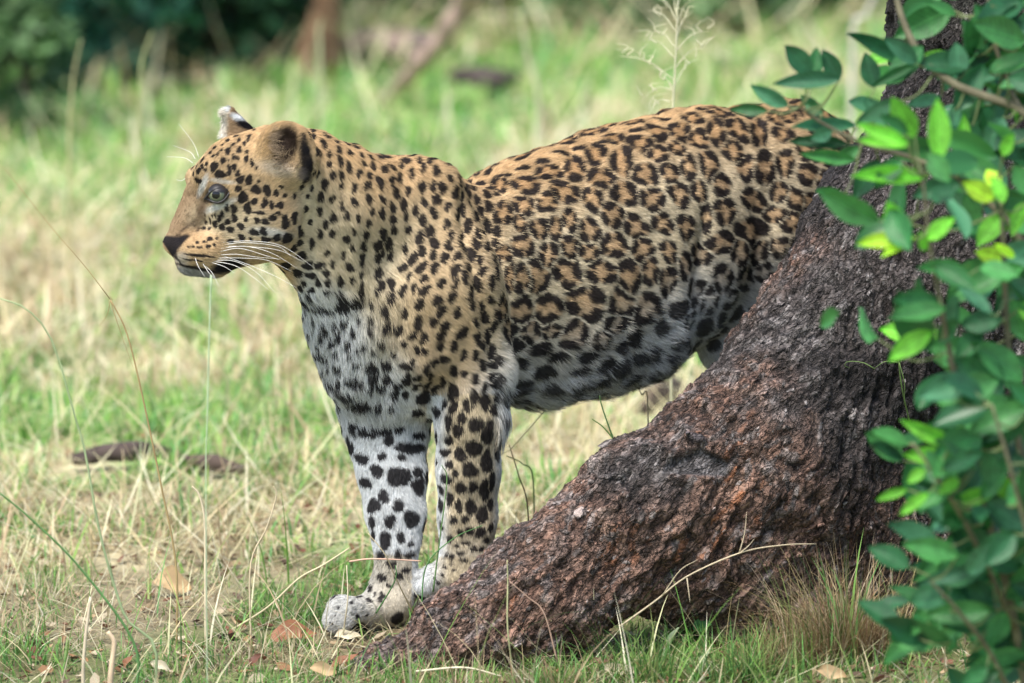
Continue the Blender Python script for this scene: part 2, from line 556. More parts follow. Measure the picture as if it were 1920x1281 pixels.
# ---------------------------------------------------------------- the leopard: one continuous body
LP = []
def A(*args, **kw): LP.append(prim(*args, **kw))
# torso, chest to pelvis: the body is turned, so it recedes to the right
T = [(790, 590, .095, 190), (900, 552, .15, 203), (1000, 530, .20, 228), (1100, 506, .25, 237), (1200, 455, .305, 226), (1300, 393, .365, 189), (1400, 360, .42, 158), (1480, 325, .445, 134)]
for a, b in zip(T[:-1], T[1:]): A(a, b, sy=.72, k=.02)
A((1492, 295, .45, 98), (1508, 290, .48, 84), sy=.9, k=.03)
# neck
N = [(570, 338, -.015, 97), (650, 398, .02, 116), (740, 432, .06, 124), (820, 440, .10, 118)]
for a, b in zip(N[:-1], N[1:]): A(a, b, sy=.72, k=.03)
N = [(560, 435, -.005, 74), (650, 520, .02, 78), (668, 600, .045, 80), (694, 680, .06, 77), (718, 745, .08, 68)]
for a, b in zip(N[:-1], N[1:]): A(a, b, sy=.75, k=.035)
A((738, 600, .05, 112), (762, 690, .07, 96), sy=.8, k=.03)      # breast
# shoulder blades and upper arms
A((795, 380, .045, 84), (835, 540, .012, 96), sy=.62, k=.03)
A((795, 372, .13, 76), sy=.6, k=.03)
A((835, 540, .012, 96), (893, 690, .025, 62), sy=.72, k=.028)
A((700, 640, .13, 96), (720, 760, .105, 74), sy=.8, k=.03)
A((760, 560, .0, 60), (800, 660, .0, 52), sy=.6, k=.035)
# left foreleg (outer side seen)
L = [(893, 690, .03, 64), (882, 780, .035, 63), (879, 880, .04, 57), (877, 970, .045, 51), (873, 1030, .05, 47), (872, 1066, .052, 46)]
for a, b in zip(L[:-1], L[1:]): A(a, b, sy=.8, k=.015)
A((870, 1082, .05, 42), (815, 1092, .035, 34), sy=1.15, k=.02)
for dy in (-.026, -.004, .018, .038): A((812, 1096, .035 + dy, 20), (795, 1104, .03 + dy, 19), sy=.72, k=.004)
# right foreleg (front and inner side seen), paw set forward
L = [(722, 760, .105, 76), (727, 810, .095, 72), (736, 890, .075, 61), (740, 960, .06, 53), (741, 1020, .052, 43), (740, 1064, .045, 37), (734, 1100, .045, 42), (728, 1128, .042, 44)]
for a, b in zip(L[:-1], L[1:]): A(a, b, sy=.8, k=.015)
A((730, 1132, .04, 41), (676, 1154, .022, 30), sy=1.15, k=.016)
for (dx, dy, r) in ((14, -.042, 23), (-6, -.018, 27), (-8, .008, 27), (2, .032, 23)):
    A((676 + dx, 1146, .02 + dy, r - 3), (648 + dx, 1143, .015 + dy, r), sy=.66, k=.003); A((648 + dx, 1143, .015 + dy, r), (634 + dx, 1163, .012 + dy, r - 4), sy=.66, k=.003)
# hind legs
A((1462, 350, .385, 112), (1410, 450, .325, 96), sy=.7, k=.02)
A((1410, 450, .325, 92), (1366, 560, .315, 60), sy=.75, k=.02)
L = [(1368, 560, .335, 62), (1360, 640, .34, 52), (1385, 720, .36, 42), (1440, 850, .40, 30), (1436, 900, .40, 27), (1418, 1000, .38, 24), (1404, 1050, .36, 27)]
for a, b in zip(L[:-1], L[1:]): A(a, b, sy=.8, k=.015)
A((1404, 1060, .36, 28), (1360, 1070, .33, 25), sy=1.2, k=.02)
L = [(1500, 330, .56, 100), (1490, 480, .56, 80), (1455, 590, .54, 54), (1500, 740, .58, 34), (1545, 830, .62, 28), (1530, 980, .60, 24)]
for a, b in zip(L[:-1], L[1:]): A(a, b, sy=.7, k=.02)
A((1525, 1000, .60, 27), (1480, 1015, .57, 24), sy=1.2, k=.02)
# tail, carried out behind the tree
L = [(1520, 300, .52, 46), (1575, 310, .57, 32), (1640, 350, .60, 27), (1705, 430, .64, 25), (1750, 520, .66, 23), (1735, 700, .66, 21), (1690, 800, .64, 19)]
for a, b in zip(L[:-1], L[1:]): A(a, b, sy=1, k=.015)
# head
H0 = -.035
A((505, 326, H0, 90), (452, 336, H0, 83), sy=.86, k=.02)
A((404, 352, H0, 52), (354, 428, H0, 35), sy=.78, k=.014)         # bridge of the nose
A((324, 455, H0, 19), (340, 446, H0, 25), sy=.9, k=.01)          # nose
A((356, 462, H0, 37), (418, 452, H0, 44), sy=.98, k=.012)         # lips
A((362, 468, H0 - .012, 29), (420, 462, H0 - .016, 32), sy=.9, k=.01)
A((356, 490, H0, 26), (402, 491, H0, 28), sy=.85, k=.008)         # chin
A((402, 478, H0, 32), (500, 440, H0, 52), sy=1.05, k=.014)        # jaw
A((492, 410, H0 - .030, 70), (455, 425, H0 - .026, 48), sy=.62, k=.02)
A((492, 410, H0 + .030, 70), sy=.62, k=.02)
A((448, 366, H0 - .034, 34), (424, 398, H0 - .028, 30), sy=.6, k=.014)   # cheekbone
A((404, 328, H0 - .022, 34), (430, 325, H0 - .03, 34), sy=.6, k=.014)    # brow
A((372, 336, H0 + .02, 24), (400, 326, H0 + .03, 28), sy=.8, k=.01)      # far brow
A((404, 366, H0 - .062, 21), (424, 362, H0 - .066, 19), sy=.8, k=.008, op='sub')   # eye socket
# ears
A((534, 282, H0 - .040, 54), (543, 300, H0 - .040, 54), sy=.62, k=.012)
A((524, 268, H0 - .078, 36), (536, 302, H0 - .080, 30), sy=1.15, k=.003, op='sub')
A((448, 258, H0 + .045, 34), (430, 214, H0 + .045, 14), sy=.7, k=.012)
A((408, 228, H0 + .035, 21), (414, 250, H0 + .03, 17), sy=.9, k=.004, op='sub')

def axis(parts):
    out = []
    for a, b, s in parts: out.append(np.arange(a, b, s))
    return np.concatenate(out)
x0 = pt(290, 0, -.03)[0]; x1 = pt(612, 0, -.03)[0]; x2 = pt(1860, 0, .6)[0]
zh0 = pt(0, 535, -.03)[2]; zh1 = pt(0, 180, -.03)[2]
lx = axis([(x0, x1, .0024), (x1, x2, .005)])
ly = axis([(-.145, .08, .003), (.08, .80, .0055)])
lz = axis([(-.03, zh0, .005), (zh0, zh1 + .05, .0026), (zh1 + .05, zh1 + .16, .005)])
LV, LQ = surface(LP, lx, ly, lz)
LV = relax(LV, LQ, 2, .5)
# muscle and skin relief on the flank, shoulder and neck
LN, _ = mesh_normals(LV, LQ)
_px, _py = proj(LV)
_w = sstep(540, 640, _px)
LV = LV + LN * (_w * (.0048 * vnoise(LV * np.array([22, 14, 11]), 5) + .0022 * vnoise(LV * np.array([60, 40, 22]), 6)))[:, None]
# the fold of loose skin behind the shoulder
_fx = 868 + 70 * sstep(380, 760, _py)
_fold = np.exp(-((_px - _fx) / 15.0) ** 2) * sstep(330, 400, _py) * sstep(790, 700, _py) * (LV[:, 1] < .25)
_fold2 = np.exp(-((_px - _fx + 26) / 12.0) ** 2) * sstep(350, 420, _py) * sstep(640, 560, _py) * (LV[:, 1] < .25)
_fold3 = np.exp(-((_px - 1318 + .10 * (_py - 450)) / 15.0) ** 2) * sstep(330, 430, _py) * sstep(600, 540, _py)
LV = LV - LN * (.008 * _fold - .005 * _fold2 + .009 * _fold3)[:, None]
LN, _A = mesh_normals(LV, LQ)
print('leopard verts', len(LV))

BV = BVHTree.FromPolygons([tuple(v) for v in LV], [tuple(int(i) for i in q) for q in LQ])

# spots seen in the photograph: centre, half width, half height
def tr(lst, ox, oy, s): return [(ox + s * a, oy + s * b, s * c, s * d) for a, b, c, d in lst]
flank = tr([
(180,370,55,30),(275,318,45,28),(375,305,38,48),(80,370,30,30),(455,250,40,42),(530,190,38,22),(560,285,45,55),(630,210,45,35),(700,160,38,35),(785,165,35,42),(840,110,38,22),(940,90,45,22),
(700,250,38,32),(650,330,48,42),(778,228,28,28),(860,195,42,40),(930,165,38,55),(1015,150,45,42),(1097,165,32,48),(1165,110,30,28),(1215,105,35,22),(825,300,30,45),(907,290,38,48),(1000,240,38,45),
(1045,310,33,48),(1120,305,38,60),(1200,290,35,48),(480,345,45,38),(335,400,50,42),(175,455,38,38),(265,440,38,38),(445,425,40,48),(570,405,55,42),(680,430,42,45),(750,330,30,42),(785,410,42,40),
(865,400,28,40),(950,370,38,42),(1075,435,42,45),(1185,400,38,42),(1245,430,36,45),(1230,520,38,40),(1180,620,38,40),(1120,720,36,38),(1250,620,36,40),(1290,330,34,42),(1300,440,32,38),(1280,230,34,38),(1330,150,34,26),(1360,260,34,38),(95,480,30,45),(160,520,22,40),(235,545,30,42),(298,545,28,42),(355,510,28,38),(432,550,42,40),(525,490,45,42),(615,540,45,42),
(720,525,35,40),(810,540,28,50),(965,475,42,45),(890,500,25,50),(1065,555,55,48),(1160,490,45,35),(170,610,38,48),(270,650,32,48),(355,620,32,42),(430,640,35,38),(530,610,45,50),(640,625,40,50),
(745,635,32,38),(810,690,28,45),(955,600,50,40),(1095,640,40,46),(95,640,30,30),(120,740,20,50),(170,740,35,55),(230,735,35,65),(345,720,50,55),(480,715,50,45),(590,740,45,65),(670,710,32,50),
(740,750,32,50),(165,870,40,55),(270,860,50,55),(415,840,70,65),(560,840,55,55),(660,860,45,60),(905,830,38,55),(1040,740,35,45),(955,750,40,50),(90,860,26,50),
(200,950,35,40),(280,950,35,28),(375,960,48,55),(485,985,38,35),(535,920,42,40)], 900, 170, .4762)
belly = tr([(715,930,26,40),(790,860,40,40),(610,975,35,35),(560,1010,25,28),(135,1010,35,40),(240,1020,50,30),(310,1050,42,26),(430,1050,48,24),(400,1105,40,18),(250,1110,50,28),(500,1080,38,28),
(160,1075,45,20),(150,1170,60,36),(290,1180,50,25),(400,1170,45,22),(560,1090,55,26),(620,1060,55,24),(480,1140,50,20),(885,930,40,36),(920,1000,28,33),(1010,880,30,30),(950,905,18,36),(60,1070,40,26),(70,1150,30,34),(600,1130,50,18),(690,1040,30,30),
(620,155,38,12),(400,225,40,11),(330,250,40,11),(250,280,36,12),(170,305,36,10),(720,115,40,10),(900,75,50,9),(500,200,40,10),(90,335,40,9)], 900, 170, .4762)
legs = tr([(262,115,28,24),(322,105,26,22),(400,108,28,16),(322,165,26,20),(408,162,22,24),(190,178,48,18),(148,230,38,15),(105,192,25,12),(215,272,48,22),(355,225,20,22),(475,235,28,32),(530,298,24,20),
(190,365,22,28),(230,385,50,16),(300,378,50,18),(330,415,25,25),(420,445,55,25),(370,370,25,15),(455,395,28,15),(215,488,32,22),(280,540,28,26),(300,480,20,18),(380,485,22,12),(375,565,50,42),(450,600,28,40),
(445,550,25,22),(232,590,25,22),(308,645,22,30),(265,685,25,35),(368,685,25,25),(335,748,24,28),(425,738,30,38),(315,828,27,38),(380,815,20,22),(260,755,15,25),(265,810,12,20),(420,845,15,12),(370,885,18,18),
(415,890,22,15),(295,890,18,15),(340,925,20,18),(300,980,20,14),(370,975,20,14),(245,1080,15,15),(300,1060,15,20),(250,1025,10,14),(400,950,22,12),(175,1085,14,7),(205,1060,12,6),(120,1105,6,8),(110,1140,6,6),
(185,1130,8,10),(200,1140,8,12),(90,1170,10,6),(240,1135,8,7),(330,1015,14,10),(270,1050,8,8),
(600,215,22,40),(555,170,14,24),(655,270,18,30),(682,240,18,40),(632,320,18,25),(615,372,20,32),(580,415,22,18),(562,465,22,18),(626,470,24,32),(580,515,20,15),(568,575,24,18),(545,615,17,18),(545,680,16,28),
(583,655,16,30),(628,610,22,26),(620,685,18,26),(598,745,14,20),(550,770,12,16),(585,820,14,18),(692,350,32,30),(683,445,35,35),(738,380,26,48),(763,285,20,24),(730,255,22,40),(735,500,25,50),(665,535,33,34),
(775,450,15,45),(678,608,20,24),(670,690,24,30),(725,620,22,42),(755,580,14,40),(716,720,26,34),(645,740,20,15),(748,680,12,30),(667,788,20,16),(708,793,24,20),(750,775,14,16),(733,825,16,12),(628,797,14,18),
(650,840,18,10),(628,880,16,12),(683,862,14,10),(712,862,12,10),(590,895,12,14),(580,340,14,40),(530,400,12,22),(605,550,14,18),(530,500,10,14),(610,850,10,8),(560,940,12,6),(590,925,10,6),(550,970,8,8),
(535,1005,8,8),(520,985,6,6),(640,910,20,8),(600,950,10,6),(570,890,10,10),(120,120,18,14),(200,105,20,10),(60,70,22,10),(110,60,14,12),(230,30,16,14),(270,50,12,14),(170,65,10,12),(205,45,12,10),(300,20,16,12),(350,60,16,10),(395,15,14,12),
(490,120,16,22),(520,90,14,20),(450,40,14,20),(560,75,22,16),(600,125,18,26),(640,135,14,18),(690,160,18,24),(640,60,16,26),(720,100,14,26),(690,60,12,30),(760,150,18,20),(545,25,16,18),(600,20,16,26),(480,45,12,16),(755,60,22,40),(430,90,12,18)], 580, 640, .4526)
neckband = tr([(120,915,60,17),(225,900,40,36),(290,885,38,30),(320,660,13,42),(317,830,14,55),(100,690,35,18),(140,730,24,18),(60,740,30,14),(150,830,26,12),(40,880,30,14),
(540,165,30,16),(567,228,18,30),(625,200,18,26),(692,215,22,26),(760,255,14,22),(720,300,20,32),(675,300,15,36),(785,330,20,34),(850,335,16,32),(620,300,20,28),(550,320,14,28),(515,190,14,16),(470,270,12,30),(470,200,16,12)], 560, 240, .3748)
face = tr([(503,342,16,24),(470,408,16,22),(510,408,6,8),(582,335,14,22),(540,385,10,18),(570,392,10,12),(635,345,10,12),(628,395,10,22),(668,420,10,22),(545,455,15,24),(512,475,15,28),(448,500,38,20),(410,450,20,28),
(570,503,14,22),(587,538,24,24),(650,540,18,28),(715,550,10,8),(698,460,8,12),(695,605,27,28),(770,612,22,32),(830,632,15,18),(895,648,13,12),(870,585,12,10),(575,598,20,16),(605,662,30,32),(685,688,20,20),
(755,700,18,30),(805,712,16,22),(862,714,22,20),(638,732,24,32),(543,740,20,26),(497,735,12,22),(465,775,12,20),(445,805,12,20),(715,765,35,12),(850,772,22,12),(815,798,22,22),(705,820,20,16),(758,828,22,18),
(900,830,24,35),(628,808,15,14),(550,805,22,20),(503,830,18,14),(415,845,16,22),(465,862,20,18),(593,860,25,18),(523,880,20,20),(683,898,25,20),(745,895,22,22),(598,935,20,18),(525,960,18,14),(760,950,30,15),
(838,935,25,18),(910,940,28,28),(990,890,15,30),(960,800,18,30),(660,945,12,10),(380,945,16,14),(345,965,12,9),(293,967,11,7),(310,1000,16,9),(370,998,16,11),(265,998,11,8),(232,1000,10,7),(410,985,9,9),
(425,940,8,8),(340,870,10,10),(265,852,12,6),(375,875,12,9),(380,820,8,16),(350,785,5,12),(395,785,5,12),(418,790,5,14),(350,830,8,12),(300,545,24,14),(380,355,10,10),(410,320,14,8),(400,375,12,8),(350,470,10,10),
(300,480,14,18),(325,450,12,16),(290,450,11,13),(355,430,9,12),(430,365,9,13),(465,300,12,8),(540,300,12,10),(615,290,11,14),(600,215,14,12),(560,240,14,10),(520,225,10,12),(650,240,14,8),(640,205,12,9),(680,200,10,8),
(640,265,10,12),(580,270,10,12),(500,270,12,8),(460,335,9,10),(330,400,10,12),(270,500,9,14),(1010,590,12,16),(1050,650,10,14),(1080,600,9,20),(960,650,10,20),(1040,740,12,20),(1070,830,12,16),(1000,970,16,22),(1080,980,16,30),
(300,1058,85,7),(270,1093,62,5),(225,1126,40,4),(1010,1060,30,20),(950,1010,22,22),(1060,1130,36,24),(900,1130,30,20),(985,1180,34,20)], 290, 190, .2732)

seeds = []
def seed_hit(px, py, hw, hh, typ, sc=1.0):
    o, d = ray(px, py)
    loc, nor, i, dist = BV.ray_cast(o, d)
    if loc is None: return
    n = np.array(nor)
    if n[1] > 0: n = -n
    seeds.append((np.array(loc), n, hw / 1370.0, hh / 1370.0, 0.0, typ, True, sc))
for s in flank: seed_hit(*s, 1, 1.22)
for s in belly: seed_hit(*s, 0, 1.0)
for s in legs + neckband: seed_hit(*s, 0, 1.04)
for s in face: seed_hit(*s, 2, 1.28)

def region(px, py):
    head = (px < 566) & (py < 540)
    leg = ((py > 770) & (px < 970)) | ((py > 640) & (px > 1290))
    torso = (px > 900) & ~leg
    return head, leg, torso
# all the other spots, spread over what the list leaves bare
cand = rng.permutation(len(LV))[:26000]
SP = [s[0] for s in seeds]; SR = [max(s[2], s[3]) for s in seeds]
SPa = np.zeros((6000, 3)); SRa = np.zeros(6000); ns = len(SP)
SPa[:ns] = SP; SRa[:ns] = SR
toC = np.array([0.0, -.985, .17])
for c in cand:
    p, n = LV[c], LN[c]
    px, py = proj(p[None]); px, py = float(px[0]), float(py[0])
    head = px < 566 and py < 540
    leg = (py > 770 and px < 970) or (py > 640 and px > 1290)
    vis = n @ toC > .1 and p[1] < .5
    if head and (p[1] < H0 + .01): continue
    tail = px > 1600
    if head: sp, r, asp, typ = .019, .0052, 1.2, 0
    elif leg: sp, r, asp, typ = .030, .0105, 1.15, 0
    elif tail: sp, r, asp, typ = .034, .013, 1.1, 0
    elif px > 935: sp, r, asp, typ = .034, .0185, 1.1, 1
    elif px > 850: sp, r, asp, typ = .0150, .0076, 1.9, 0
    elif px > 700: sp, r, asp, typ = .0150, .0070, 1.6, 0
    else: sp, r, asp, typ = .0146, .0055, 1.5, 0
    d = np.sqrt(((SPa[:ns] - p) ** 2).sum(1))
    lim = np.maximum(sp, sp * .5 + SRa[:ns] * .85)
    if vis and typ == 1 and py < 720: lim = np.maximum(lim, .034)
    if leg and vis and px < 970: lim = np.maximum(lim, .024)
    if (d < lim).any(): continue
    ang = rng.normal(0, .25)
    if 700 < px < 860 and py > 480: ang = -.5 + rng.normal(0, .2)
    rr = r * rng.uniform(.8, 1.25)
    seeds.append((p.copy(), n.copy(), rr / math.sqrt(asp), rr * math.sqrt(asp), ang, typ, False))
    SPa[ns] = p; SRa[ns] = rr; ns += 1
print('spots', len(seeds))
sK = kdtree.KDTree(len(seeds))
for i, s in enumerate(seeds): sK.insert(Vector(s[0]), i)
sK.balance()
sPos = np.array([s[0] for s in seeds]); sNor = np.array([s[1] for s in seeds])
sA = np.array([s[2] for s in seeds]); sB = np.array([s[3] for s in seeds]); sAng = np.array([s[4] for s in seeds]); sTyp = np.array([s[5] for s in seeds])
sPh = rng.uniform(0, 6.28, (len(seeds), 4)); sN = rng.integers(2, 5, len(seeds))
_ex = np.array([1.0, 0, 0])
sU = _ex - sNor * (sNor @ _ex)[:, None]; sU /= np.linalg.norm(sU, axis=1)[:, None] + 1e-9
sW = np.cross(sU, sNor); sW *= np.sign(sW[:, 2:3] + 1e-9)
_fu = np.clip(np.abs(sU[:, 0]), .7, 1); _fw = np.clip(np.abs(sW @ _u), .55, 1)
_hand = np.array([s[6] for s in seeds])
_hs = np.array([s[7] if len(s) > 7 else 1.0 for s in seeds])
sA = np.where(_hand, sA * _hs / _fu, sA); sB = np.where(_hand, sB * _hs / _fw, sB)

def pattern(P):
    """how black each point is, and how much it lies inside a rosette"""
    n = len(P); K = 7
    idx = np.zeros((n, K), np.int32)
    jit = np.stack([vnoise(P * 160, 51), vnoise(P * 160, 52), vnoise(P * 160, 53)], 1) * .0010
    Pj = P + jit
    for i in range(n):
        idx[i] = [r[1] for r in sK.find_n(Pj[i], K)]
    E = np.zeros((n, K)); TH = np.zeros((n, K))
    for k in range(K):
        s = idx[:, k]
        D = Pj - sPos[s]
        u = (D * sU[s]).sum(1); w = (D * sW[s]).sum(1); h = np.abs((D * sNor[s]).sum(1))
        ca, sa = np.cos(sAng[s]), np.sin(sAng[s])
        u, w = ca * u + sa * w, -sa * u + ca * w
        e = np.sqrt((u / sA[s]) ** 2 + (w / sB[s]) ** 2)
        th = np.arctan2(w / sB[s], u / sA[s])
        e = e / (1 + .10 * np.sin(2 * th + sPh[s, 0]) + .09 * np.sin(3 * th + sPh[s, 1]))
        E[:, k] = np.where(h > .035, 9, e); TH[:, k] = th
    o_ = np.argsort(E, 1)[:, :2]; ar = np.arange(n)
    e1 = E[ar, o_[:, 0]]; e2 = E[ar, o_[:, 1]]; th = TH[ar, o_[:, 0]]; s = idx[ar, o_[:, 0]]
    ros = sTyp[s] == 1
    # pale seams run between neighbouring spots, whose edges follow each other
    eb = 1.22 - (e2 - e1) * np.where(ros, 1.9, 1.25)
    kk = .12; hh = np.clip(.5 + .5 * (e1 - eb) / kk, 0, 1); e = eb + (e1 - eb) * hh + kk * hh * (1 - hh) * .5
    solid = sstep(1.15, .93, e)
    gap = sstep(.72, .97, np.cos(sN[s] * th + sPh[s, 2] + .5 * np.sin(th + sPh[s, 3])))
    inner = .41 + .10 * np.sin(th * 2 + sPh[s, 3])
    ring = sstep(1.13, .97, e) * sstep(inner - .10, inner + .08, e) * (1 - .85 * gap)
    black = np.where(ros, ring, solid)
    ins = np.where(ros, sstep(1.0, .7, e), 0)
    return black, ins

def ell(px, py, cx, cy, rx, ry, ang=0, soft=.35):
    a = math.radians(ang)
    u = (px - cx) * math.cos(a) + (py - cy) * math.sin(a); v = -(px - cx) * math.sin(a) + (py - cy) * math.cos(a)
    e = np.sqrt((u / rx) ** 2 + (v / ry) ** 2)
    return sstep(1 + soft, 1 - soft, e)

def coat(P, Nn):
    px, py = proj(P)
    near = P[:, 1] < .25
    tan = np.array([.52, .355, .19]); cream = np.array([.54, .46, .32]); white = np.array([.66, .68, .68]); orange = np.array([.42, .245, .11]); dark = np.array([.016, .014, .016])
    warm = fbm(P * 9, 3, 61)[:, None]
    # from the back (tan) to the flank (cream) to the belly (white)
    top = np.interp(px, [560, 700, 800, 870, 1000, 1100, 1200, 1300, 1560], [235, 298, 293, 345, 303, 268, 227, 202, 185])
    bot = np.interp(px, [560, 700, 850, 950, 1100, 1200, 1300, 1560], [560, 780, 800, 765, 745, 700, 618, 560])
    v = (py - top) / (bot - top) + .06 * warm[:, 0]
    back = sstep(.42, .0, v)[:, None]
    c = lerp(cream, tan, back)
    c = lerp(c, white, sstep(.58, 1.06, v)[:, None])
    # shoulder and upper left foreleg stay tan
    arm = ell(px, py, 850, 560, 95, 250, 8, .5) * sstep(.13, .05, P[:, 1])
    c = lerp(c, lerp(tan, cream, .35), (.85 * arm)[:, None])
    fore = ((py > 740) & (px > 800) & (px < 960))
    lw = sstep(.0, .55, (px - 850) / 90.0 * -1 + .3)
    c = np.where(fore[:, None], lerp(lerp(tan, cream, .95), white, sstep(.55, 1.0, np.abs((px - 884) / 60.0))[:, None]), c)
    c = np.where(fore[:, None], lerp(c, white, (.30 * sstep(980, 1090, py))[:, None]), c)
    # breast and right foreleg white
    wb = np.maximum(sstep(735, 640, px) * sstep(545, 640, py), sstep(800, 740, px - .25 * (py - 700)) * sstep(640, 740, py)) * (px < 806) * ~((py > 1050) & (px > 772))
    c = lerp(c, white, wb[:, None])
    paw = ((px < 780) & (py > 1040)); c = np.where(paw[:, None], lerp(white * .72, cream * .85, .2 + .5 * sstep(650, 740, px)[:, None]), c)
    lp = ((px > 772) & (px < 960) & (py > 1045) & (P[:, 1] < .2)); c = np.where(lp[:, None], lerp(cream * .85, white * .72, sstep(850, 800, px)[:, None]), c)
    hl = ((px > 1290) & (py > 560)); c = np.where(hl[:, None], lerp(c, white, sstep(560, 680, py)[:, None]), c)
    # throat
    c = lerp(c, white, (.75 * ell(px, py, 610, 600, 60, 60, 30, .5))[:, None])
    black, ins = pattern(P)
    c = lerp(c, orange, (.62 * ins * sstep(1.0, .55, v))[:, None])
    # dark stripe along the spine
    # --- head
    head = (px < 585) & (py < 545)
    hn = head & (Nn[:, 1] < .35)
    hc = np.broadcast_to(lerp(tan, cream, .30) * .96, c.shape).copy()
    hc = lerp(hc, tan, sstep(330, 240, py)[:, None])
    snout = ell(px, py, 350, 405, 62, 52, -50, .45)
    hc = lerp(hc, np.array([.26, .18, .11]), (.9 * snout)[:, None])
    hc = lerp(hc, cream * 1.08, (.8 * ell(px, py, 440, 420, 75, 38, 10, .5))[:, None])
    hc = lerp(hc, np.array([.55, .36, .19]), (.6 * ell(px, py, 378, 452, 40, 24, 0, .5))[:, None])
    hc = lerp(hc, white, (.75 * ell(px, py, 381, 347, 6, 22, 22, .5))[:, None])            # pale streak before the eye
    hc = lerp(hc, white, (.7 * ell(px, py, 412, 386, 33, 7, -22, .5))[:, None])     # below the eye
    hc = lerp(hc, white, (.55 * ell(px, py, 416, 340, 24, 4, 8, .5))[:, None])              # above
    hc = lerp(hc, white, (.6 * ell(px, py, 505, 436, 36, 9, 8, .6))[:, None])
    hc = lerp(hc, white * .8, (.35 * ell(px, py, 522, 316, 34, 14, 12, .6))[:, None])      # below the ear
    hc = lerp(hc, white * .45, (.9 * ell(px, py, 366, 513, 44, 10, 12, .4))[:, None]) # chin
    hc = lerp(hc, white * .7, (.45 * ell(px, py, 340, 488, 14, 14, 30, .5))[:, None])
    c = np.where(head[:, None], lerp(hc, c, sstep(540, 585, px)[:, None]), c)
    keep = np.where(head, 1 - ell(px, py, 526, 262, 40, 44, 0, .2), 1)                      # no spots inside the ear
    keep *= np.where(head, 1 - .9 * ell(px, py, 342, 400, 40, 32, -50, .3), 1)
    c = lerp(c, dark, (np.clip(black * keep * 1.05, 0, 1) * (.97 - .12 * sstep(.75, 1.0, v) * (px > 930)))[:, None])
    H = hn
    def paint(m, colr, amt=1.0):
        nonlocal c
        c = lerp(c, np.asarray(colr), (np.where(H, m, 0) * amt)[:, None])
    paint(ell(px, py, 528, 262, 31, 40, 5, .15), (.42, .29, .15), .9)
    paint(ell(px, py, 535, 272, 24, 36, 14, .2), (.030, .020, .017), .98)
    paint(ell(px, py, 519, 252, 14, 8, -30, .5), (.33, .24, .19), .5)
    paint(ell(px, py, 574, 298, 11, 42, -8, .35), dark, .97)
    paint(ell(px, py, 568, 326, 10, 12, 0, .4), (.12, .10, .10), .8)
    paint(ell(px, py, 393, 372, 13, 7, -35, .35), dark, .97)                               # tear mark
    paint(ell(px, py, 378, 392, 8, 16, 10, .5), (.09, .06, .045), .6)
    paint(ell(px, py, 408, 365, 22, 17, -10, .2), dark, 1.0)
    tri_ = sstep(-2.5, 2.5, py - 441 - .06 * (px - 302)) * sstep(-2.5, 2.5, (352 - px) - .72 * (py - 444)) * sstep(-3, 3, (px - 300) * 1.35 - (py - 442) * .95 + 6)
    paint(tri_, dark, .99)
    for (a_, b_, l_, g_) in ((352, 424, 9, -35), (342, 432, 8, -30), (362, 417, 7, -38), (334, 441, 7, -20), (372, 430, 5, -60), (384, 412, 5, 70)):
        paint(ell(px, py, a_, b_, l_, 2.4, g_, .6), (.06, .04, .03), .75)
    paint(ell(px, py, 376, 404, 9, 26, 18, .6), (.16, .10, .06), .6)                                # nose
    paint(ell(px, py, 343, 447, 14, 6, -28, .4), dark, .95)
    paint(ell(px, py, 328, 474, 4, 11, -10, .4), dark, .8)
    paint(ell(px, py, 306, 437, 7, 6, 0, .5), (.55, .38, .26), .8)
    paint(ell(px, py, 428, 498, 34, 12, -16, .3), dark, 1.0)                               # lip corner
    paint(ell(px, py, 370, 503, 46, 3.0, 12, .4), dark, .95)
    paint(ell(px, py, 333, 486, 10, 2.2, 50, .5), dark, .8)
    
    # far ear: white within, dark behind
    fe = head & (P[:, 1] > H0 + .02) & (py < 262) & (px < 478)
    ew = sstep(432, 420, px) + 0 * px
    c = np.where(fe[:, None], lerp(np.array([.34, .24, .14]), np.array([.70, .66, .58]), ew[:, None]), c)
    c = np.where(fe[:, None], lerp(c, white, ell(px, py, 446, 222, 16, 7, 30, .4)[:, None]), c)
    c = np.where(fe[:, None], lerp(c, dark, ell(px, py, 462, 236, 22, 7, 20, .4)[:, None]), c)
    c = np.where(fe[:, None], lerp(c, white, ell(px, py, 425, 202, 6, 8, 0, .4)[:, None]), c)
    c = c * (1 + .10 * warm)
    return np.clip(c, 0.008, .85), px, py, v, black

cc, _cx, _cy, _cv, _cb = coat(LV, LN)
skin = mat_attr('leopard_coat', .8, .08, bump=(420, .5, .002))
leo = tag(link('leopard', new_mesh('leopard', LV, LQ, True, [skin], cc)), 'leopard standing side-on behind the tree root, head turned in profile', 'leopard')

